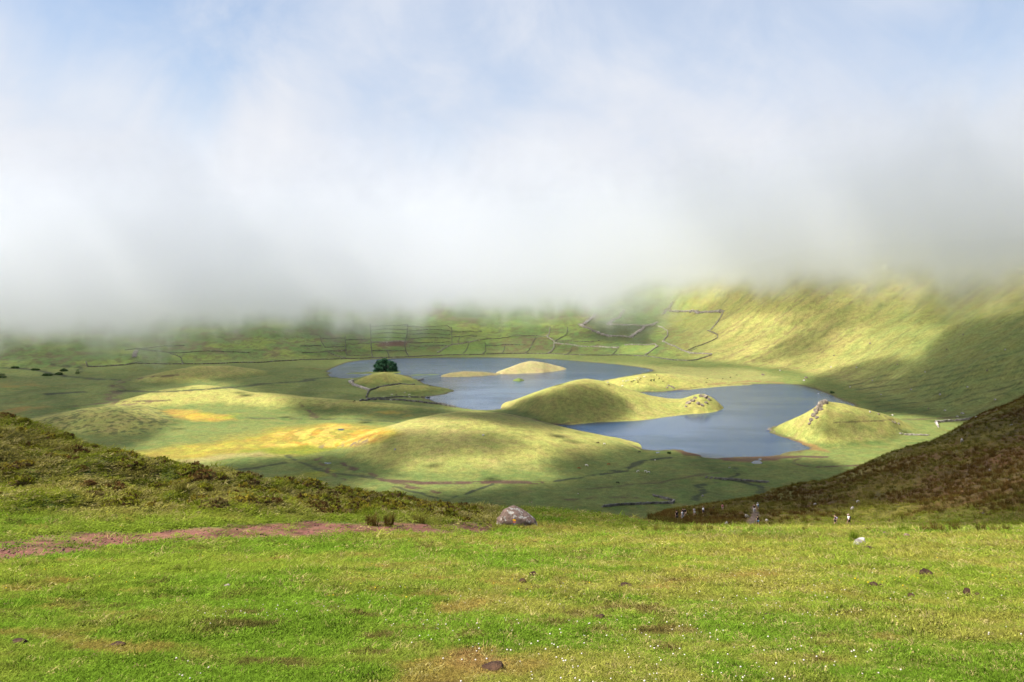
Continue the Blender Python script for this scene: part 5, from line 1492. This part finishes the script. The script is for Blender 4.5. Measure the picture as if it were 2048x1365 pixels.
BLD.sort()
for i, (px, row, wp, hp) in enumerate(BLD):
    p = hit(px, row); s = p.y / F
    me = rock_mesh('rock', 2500 + i, (wp * s * .5, wp * s * .45, hp * s * .6), .6, 2, 7, True); me.materials.append(M_WALL_P if i % 3 else M_CRAG)
    tag(link('rock', me, None, (p.x, p.y, p.z + hp * s * .2)), 'pale boulder on the right hand crater slope, ' + order(i, len(BLD)) + ' of those scattered there', 'rock', 'boulders on the right crater slope')
FLR = [(1405, 993, 6, 4, 'pale stone on the near valley floor right of the bent wall'), (1436, 1007, 6, 4, 'pale stone on the valley floor below the long grey wall'), (1475, 1001, 4, 3, 'small stone on the valley floor close to the dark hillside'), (1459, 936, 4, 3, 'small pale stone on the floor below the white pool'), (1310, 921, 4, 3, 'small pale stone by the ditch below the lake'), (790, 900, 6, 4, 'small dark stone on the left flank of the big middle dome'), (966, 871, 6, 3, 'small dark stone on the sunny crown of the big middle dome'), (1335, 1006, 9, 6, 'heap of stones at the bend of the near grey wall')]
for i, (px, row, wp, hp, lab) in enumerate(FLR):
    p = hit(px, row); s = p.y / F
    me = rock_mesh('rock', 2600 + i, (wp * s * .5, wp * s * .45, hp * s * .6), .6, 2, 7, True); me.materials.append(M_PALE)
    tag(link('rock', me, None, (p.x, p.y, p.z + hp * s * .15)), lab, 'rock', 'stones on the valley floor')

# small pools and a punt by the shore
def pool(name, px, row, wp, hp, lab):
    a = [hit(px + wp * .5 * math.cos(t) * (1 + .25 * math.sin(3 * t + px)), row + hp * .5 * math.sin(t) * (1 + .2 * math.cos(2 * t)), 300) for t in np.linspace(0, 6.283, 18)[:-1]]
    z = max(q.z for q in a) + .12; c = Vector((sum(q.x for q in a) / 17, sum(q.y for q in a) / 17, z))
    V = np.array([(0, 0, 0)] + [(q.x - c.x, q.y - c.y, 0) for q in a]); f = np.array([(0, i + 1, (i + 1) % 17 + 1) for i in range(17)])
    me = mesh_from(name, V, f); me.materials.append(M_LAKE); o = link(name, me, None, tuple(c)); o['kind'] = 'structure'; o['label'] = lab
pool('pool', 1514, 926, 20, 6, 'pale pool beside the near lake shore'); pool('pool', 1520, 919.5, 7, 3, 'narrow inlet above the pale pool')
pool('pool', 682, 860, 12, 3, 'tiny green pool in the yellow bog')
pool('pool', 1315, 906, 8, 3, 'small inlet on the near lake shore'); pool('pool', 655, 927, 14, 2.4, 'short stream reach below the yellow bog')
def boat(px, row, wp, lab, rz):
    p = hit(px, row, 300); s = p.y / F; L_ = wp * s
    st = np.linspace(-.5, .5, 9); V = []
    for t in st:
        w_ = .17 * L_ * (1 - (abs(t) * 2) ** 2.4) + .012 * L_
        V += [(t * L_, -w_, .12 * L_), (t * L_, -w_ * .7, .015 * L_), (t * L_, w_ * .7, .015 * L_), (t * L_, w_, .12 * L_), (t * L_, w_ * .85, .11 * L_), (t * L_, w_ * .55, .045 * L_), (t * L_, -w_ * .55, .045 * L_), (t * L_, -w_ * .85, .11 * L_)]
    F_ = []
    for i in range(8):
        for j in range(8): F_.append((i * 8 + j, i * 8 + (j + 1) % 8, i * 8 + 8 + (j + 1) % 8, i * 8 + 8 + j))
    root = tag(empty('rowing_boat', (p.x, p.y, max(p.z, WATER) - .03), rz), lab, 'boat')
    me = mesh_from('hull', np.array(V), np.array(F_)); me.materials.append(tone_mat('dark_planks', (.035, .035, .038), .3, 2)); link('hull', me, root)
    for t in (-.2, .12):
        me = mesh_from('thwart', CUBE_V * np.array((.05 * L_, .3 * L_, .012 * L_)), CUBE_F); me.materials.append(bpy.data.materials['dark_planks']); link('thwart', me, root, (t * L_, 0, .09 * L_))
boat(856, 797, 9, 'dark rowing boat drawn up where the wall meets the water', .3)

# ------------------------------------------------------------------ bodies: skinned skeletons baked to one mesh
def skin_mesh(name, verts, edges, radii, sub=1, root=0):
    me = bpy.data.meshes.new(name); me.from_pydata(verts, edges, []); o = bpy.data.objects.new(name, me); COL.objects.link(o)
    md = o.modifiers.new('skin', 'SKIN'); md.use_smooth_shade = True
    for i, r in enumerate(radii):
        sv = me.skin_vertices[0].data[i]; sv.radius = r if isinstance(r, tuple) else (r, r); sv.use_root = (i == root)
    if sub: o.modifiers.new('sub', 'SUBSURF').levels = sub
    dg = bpy.context.evaluated_depsgraph_get(); out = bpy.data.meshes.new_from_object(o.evaluated_get(dg)); out.name = name
    bpy.data.objects.remove(o); bpy.data.meshes.remove(me)
    return out

def cow_meshes():
    # standing, head down to the grass; x forward
    v = [(-.75, 0, 1.12), (-.35, 0, 1.10), (.15, 0, 1.08), (.62, 0, 1.15), (.92, 0, 1.08), (1.2, 0, .72), (1.38, 0, .34), (1.5, 0, .16)]
    r = [(.27, .30), (.34, .36), (.35, .38), (.29, .34), (.18, .22), (.14, .17), (.13, .13), (.075, .075)]
    e = [(i, i + 1) for i in range(7)]
    for sx, sy in ((3, 1), (3, -1), (0, 1), (0, -1)):
        bx = v[sx][0]; k = len(v)
        if sx == 3: v += [(bx, .17 * sy, .78), (bx + .02, .18 * sy, .42), (bx, .18 * sy, .12), (bx + .05, .18 * sy, .03)]; r += [.12, .07, .05, .065]
        else: v += [(bx - .02, .18 * sy, .80), (bx + .06, .19 * sy, .60), (bx - .10, .19 * sy, .40), (bx - .06, .19 * sy, .03)]; r += [.15, .09, .06, .065]
        e += [(sx, k), (k, k + 1), (k + 1, k + 2), (k + 2, k + 3)]
    k = len(v); v += [(-1.0, 0, 1.15), (-1.06, 0, .75), (-1.05, 0, .45)]; r += [.05, .03, .05]; e += [(0, k), (k, k + 1), (k + 1, k + 2)]
    for sy in (1, -1):
        k = len(v); v += [(1.22, .2 * sy, .66), (1.2, .3 * sy, .62)]; r += [.03, .04]; e += [(5, k), (k, k + 1)]
    body = skin_mesh('cow', v, e, r, 1, 1)
    return body
COW = cow_meshes()
def cow_horns():
    V = []; Fc = []
    for sy in (1, -1):
        v, f = tube([(1.16, .10 * sy, .80), (1.16, .20 * sy, .86), (1.20, .26 * sy, .95)], [.03, .022, .006], 6); Fc.append(f + sum(len(q) for q in V)); V.append(v)
    return V, Fc
HV, HF = cow_horns()
COATS = {'black': (.012, .011, .011), 'white': (.60, .55, .47), 'brown': (.24, .075, .028), 'dark brown': (.045, .028, .02)}
COWM = {}
for nm, c in COATS.items():
    me = COW.copy(); me.name = 'cow'; me.materials.clear(); me.materials.append(tone_mat('coat_' + nm.replace(' ', '_'), c, .2, 3.0)); COWM[nm] = me
HORN = tone_mat('horn', (.45, .40, .30), .2, 20)
HORNM = []
for v, f in zip(HV, [HF[0], HF[0]]):
    me = mesh_from('horn', v, f); me.materials.append(HORN); HORNM.append(me)
def cows(lst, where, grp, dmin=300):
    lst = sorted(lst)
    per = {}
    for px, row, c in lst: per.setdefault(c, []).append((px, row))
    for c, q in per.items():
        for i, (px, row) in enumerate(q):
            p = hit(px, row + 1.0, dmin)
            if p.z < WATER: p.z = WATER
            o = link('cow', COWM[c], None, (p.x, p.y, p.z - .02)); o.rotation_euler = (0, 0, rng.choice([0, math.pi]) + rng.normal(0, .5)); o.scale = (1.12,) * 3
            tag(o, (f'{c} cow grazing {where}' if len(q) == 1 else f'{order(i, len(q))} of the {c} cows {where}'), 'cow', grp)
            for h in HORNM: link('horn', h, o)
cows([(1217.6, 770.7, 'black'), (1263, 763.7, 'black'), (1267, 762.4, 'black'), (1276, 765.3, 'black'), (1275.5, 762.5, 'black'), (1279.6, 760.5, 'black'), (1281.4, 757.5, 'black'), (1302.5, 760, 'black'), (1301.9, 762.2, 'black'), (1308.5, 759.6, 'black'), (1307.9, 762, 'black'), (1318.4, 757.4, 'black'), (1326, 763.4, 'black'), (1313, 750.5, 'black'),
      (1215.9, 765.9, 'white'), (1246.2, 763, 'white'), (1252.8, 763, 'white'), (1257, 761.3, 'white'), (1275.5, 757.2, 'white'), (1270, 760, 'white'), (1244.9, 772.5, 'white'), (1288.4, 754, 'white')], 'on the bright spit between the two lakes', 'cattle on the bright spit between the lakes')
cows([(1414.8, 758, 'black'), (1445.6, 758.3, 'black'), (1460.5, 755.3, 'black'), (1473.4, 751, 'black'), (1412.5, 765.4, 'black')], 'at the right lake far shore', 'cattle on the far shore of the right lake')
cows([(1196, 887, 'dark brown'), (1209, 889, 'white'), (1279, 905, 'black')], 'at the near shore by the big dome', 'cattle at the near lake shore')
cows([(1158, 938, 'brown'), (1217, 930, 'brown'), (1173, 932, 'white')], 'on the right foot of the big dome', 'cattle at the foot of the big dome')
cows([(1276, 944, 'white'), (1291, 944, 'white'), (1297, 946, 'white'), (1235, 967, 'black')], 'on the floor below the lake', 'cattle on the green valley floor')
cows([(810, 786, 'white'), (784, 790, 'white'), (819, 790, 'white'), (819, 795, 'white'), (793, 791, 'black'), (860, 772.5, 'black'), (781, 801, 'white')], 'on the pasture tongue by the grove', 'cattle on the low pasture tongue')
cows([(709, 803, 'black')], 'on the floor left of the wall by the low pasture tongue', 'cattle on the low pasture tongue')

# ------------------------------------------------------------------ hikers
SKIN = tone_mat('skin', (.42, .25, .18), .1, 10)
def cloth(name, c): return tone_mat('cloth_' + name, c, .18, 9.0, .9)
CL = {'black': cloth('black', (.016, .016, .02)), 'white': cloth('white', (.74, .74, .76)), 'blue': cloth('blue', (.06, .15, .24)), 'grey': cloth('grey', (.36, .35, .35)), 'navy': cloth('navy', (.03, .035, .07)), 'lilac': cloth('lilac', (.50, .45, .58)), 'red': cloth('red', (.42, .15, .15)), 'tan': cloth('tan', (.30, .22, .15)), 'pink': cloth('pink', (.62, .42, .40))}
HAIR = tone_mat('dark_hair', (.022, .015, .011), .3, 30); SHOE = tone_mat('shoe', (.10, .09, .085), .2, 20)
POSE = {}
def person_pose(ph):
    """walking figure, facing +Y; ph = stride phase"""
    if ph in POSE: return POSE[ph]
    s = ph
    V = [(0, 0, .95), (0, .01, 1.10), (0, .03, 1.28), (0, .03, 1.42), (0, .045, 1.50), (0, .065, 1.58), (0, .075, 1.66), (0, .06, 1.735)]
    Rr = [(.155, .115), (.135, .10), (.165, .115), (.11, .085), .054, (.072, .088), (.076, .096), (.055, .065)]
    E = [(i, i + 1) for i in range(7)]
    k = len(V); V += [(0, .165, 1.615)]; Rr += [.016]; E += [(5, k)]                 # nose
    for sx in (1, -1):
        k = len(V); V += [(.082 * sx, .07, 1.62)]; Rr += [.018]; E += [(5, k)]        # ears
    hands = []
    for sx in (1, -1):
        sw = s * sx
        k = len(V)
        V += [(.185 * sx, .02, 1.40), (.235 * sx, -.02 + .10 * sw, 1.14), (.235 * sx, .06 + .22 * sw, .91), (.232 * sx, .08 + .24 * sw, .85), (.23 * sx, .10 + .25 * sw, .80)]
        Rr += [.062, .045, .029, (.022, .034), (.018, .036)]
        E += [(3, k), (k, k + 1), (k + 1, k + 2), (k + 2, k + 3), (k + 3, k + 4)]
        for j, ln in enumerate((.075, .088, .083, .066)):
            q = len(V); b = V[k + 4]; dy = (-.027 + .018 * j)
            V += [(b[0], b[1] + dy, b[2] - .02), (b[0] - .006 * sx, b[1] + dy + .012, b[2] - .02 - ln * .55), (b[0] - .02 * sx, b[1] + dy + .022, b[2] - .02 - ln)]
            Rr += [.0095, .0088, .0075]; E += [(k + 4, q), (q, q + 1), (q + 1, q + 2)]
        q = len(V); b = V[k + 3]; V += [(b[0] - .018 * sx, b[1] + .036, b[2] - .012), (b[0] - .026 * sx, b[1] + .05, b[2] - .055)]; Rr += [.011, .0095]; E += [(k + 3, q), (q, q + 1)]
    legs = []
    for sx in (1, -1):
        sw = -s * sx; k = len(V)
        lift = .06 if sw < 0 else 0.0
        V += [(.095 * sx, 0, .88), (.10 * sx, .07 + .17 * sw, .50), (.10 * sx, -.03 + .30 * sw - lift, .10 + lift), (.10 * sx, .0 + .30 * sw - lift, .045 + lift), (.11 * sx, .14 + .30 * sw - lift, .03 + lift * .6)]
        Rr += [.098, .062, .042, .042, .032]; E += [(0, k), (k, k + 1), (k + 1, k + 2), (k + 2, k + 3), (k + 3, k + 4)]; legs.append(k)
    body = skin_mesh('person', V, E, Rr, 1, 0)
    arms = [11, 11 + 5 + 12 + 2]
    # clothing follows the same joints, a little wider
    sv = [V[0], V[1], V[2], V[3]]; sr = [(.178, .14), (.165, .128), (.192, .142), (.13, .105)]; se = [(0, 1), (1, 2), (2, 3)]
    for a in arms:
        k = len(sv); sv += [V[a], tuple(.45 * np.array(V[a]) + .55 * np.array(V[a + 1]))]; sr += [.086, .078]; se += [(3, k), (k, k + 1)]
    shirt = skin_mesh('shirt', sv, se, sr, 1, 0)
    bv = [V[0]]; br = [(.185, .145)]; be = []
    for l in legs:
        k = len(bv); bv += [V[l], tuple(.2 * np.array(V[l]) + .8 * np.array(V[l + 1]))]; br += [.122, .092]; be += [(0, k), (k, k + 1)]
    shorts = skin_mesh('shorts', bv, be, br, 1, 0)
    bv = [V[0]]; br = [(.18, .14)]; be = []
    for l in legs:
        k = len(bv); bv += [V[l], V[l + 1], tuple(np.array(V[l + 2]) + np.array((0, 0, .03)))]; br += [.118, .082, .066]; be += [(0, k), (k, k + 1), (k + 1, k + 2)]
    trousers = skin_mesh('trousers', bv, be, br, 1, 0)
    shoes = [skin_mesh('shoe', [tuple(np.array(V[l + 3]) + np.array((0, -.05, -.005))), V[l + 3], V[l + 4], tuple(np.array(V[l + 4]) + np.array((.005, .05, -.002)))], [(0, 1), (1, 2), (2, 3)], [.05, .056, .044, .034], 1, 1) for l in legs]
    hair = skin_mesh('hair', [(0, .02, 1.60), (0, .02, 1.68), (0, .05, 1.745)], [(0, 1), (1, 2)], [(.078, .07), (.086, .092), (.06, .075)], 1, 1)
    pack = skin_mesh('backpack', [(0, -.17, 1.02), (0, -.19, 1.16), (0, -.19, 1.32), (0, -.15, 1.42)], [(0, 1), (1, 2), (2, 3)], [(.15, .085), (.165, .115), (.155, .105), (.12, .05)], 1, 1)
    # cap: crown and brim
    cv, cf = ICO[2]; cv = cv.copy(); up = cv[:, 2] < 0; cv[up, 2] *= .15
    crown = mesh_from('cap', cv * np.array((.098, .118, .10)) + np.array((0, .05, 1.70)), cf)
    brim = mesh_from('brim', CUBE_V * np.array((.15, .12, .012)) + np.array((0, .20, 1.695)), CUBE_F)
    POSE[ph] = dict(body=body, shirt=shirt, shorts=shorts, trousers=trousers, shoes=shoes, hair=hair, pack=pack, cap=crown, brim=brim)
    return POSE[ph]
def recol(me, mat):
    m = me.copy(); m.name = me.name; m.materials.clear(); m.materials.append(mat); return m
def person(px, row, rz, ph, top, bottom, lab, pack=None, cap=None, long=False, scale=1.0, dmin=60):
    Q = person_pose(ph); p = hit(px, row, dmin)
    o = link('person', recol(Q['body'], SKIN), None, (p.x, p.y, p.z)); o.rotation_euler = (0, 0, rz); o.scale = (scale,) * 3
    link('shirt', recol(Q['shirt'], CL[top]), o)
    link('trousers' if long else 'shorts', recol(Q['trousers' if long else 'shorts'], CL[bottom]), o)
    for s_ in Q['shoes']: link('shoe', recol(s_, SHOE), o)
    link('hair', recol(Q['hair'], HAIR), o)
    if pack: link('backpack', recol(Q['pack'], CL[pack]), o)
    if cap:
        c = link('cap', recol(Q['cap'], CL[cap]), o); link('brim', recol(Q['brim'], CL[cap]), c)
    return tag(o, lab, 'person', 'hikers')
person(1671, 1052, math.radians(85), .8, 'navy', 'black', 'hiker in a dark top with a lilac backpack, left of the one in white', 'lilac', None, False, 1.02)
person(1697.5, 1052, math.radians(97), -.8, 'white', 'black', 'hiker in a white shirt and pale cap walking below the dark hillside', 'navy', 'pink', False, 1.06)
person(1515.5, 1052, math.radians(10), .7, 'black', 'blue', 'lone hiker in a black top and blue shorts at the bottom of the stony path')
person(1508.5, 1026.5, math.radians(170), -.6, 'black', 'grey', 'hiker in a black jacket and grey trousers on the path, left of a pair', None, None, True)
person(1515.5, 1022.5, math.radians(5), .7, 'white', 'tan', 'hiker in white with a blue pack on the path, right of a pair', 'blue', 'white')
person(1353.5, 1045, math.radians(20), .6, 'black', 'black', 'distant hiker in black, lowest left of the group beyond the meadow edge', dmin=110)
person(1364.5, 1044, math.radians(60), -.6, 'white', 'grey', 'distant hiker in pale clothes beside the one in black beyond the meadow edge', dmin=110)
person(1366.5, 1036.5, math.radians(30), .6, 'black', 'black', 'distant hiker in black, left of a pair on the slope edge', dmin=110)
person(1370, 1036, math.radians(10), -.7, 'black', 'tan', 'distant hiker in black with bare legs, right of a pair on the slope edge', dmin=110)
person(1388.5, 1033, math.radians(0), .6, 'grey', 'grey', 'distant hiker in grey at the foot of the rushy slope', dmin=150)
person(1406.5, 1030, math.radians(-20), -.6, 'navy', 'navy', 'distant hiker in dark blue on the skyline of the rushy slope', 'white', dmin=150)
person(1445, 1024.5, math.radians(0), .6, 'red', 'tan', 'distant hiker in a reddish top among the rushes', dmin=120)
person(1156.5, 991, math.radians(200), .6, 'white', 'black', 'very distant hiker in pale clothes alone on the green valley floor', 'black', dmin=400)
person(1059.5, 1006.5, math.radians(150), .6, 'black', 'tan', 'very distant hiker in black, left of two on the valley floor above the boulder', dmin=400)
person(1063.5, 1007, math.radians(150), -.6, 'black', 'grey', 'very distant hiker in black, right of two on the valley floor above the boulder', dmin=400)
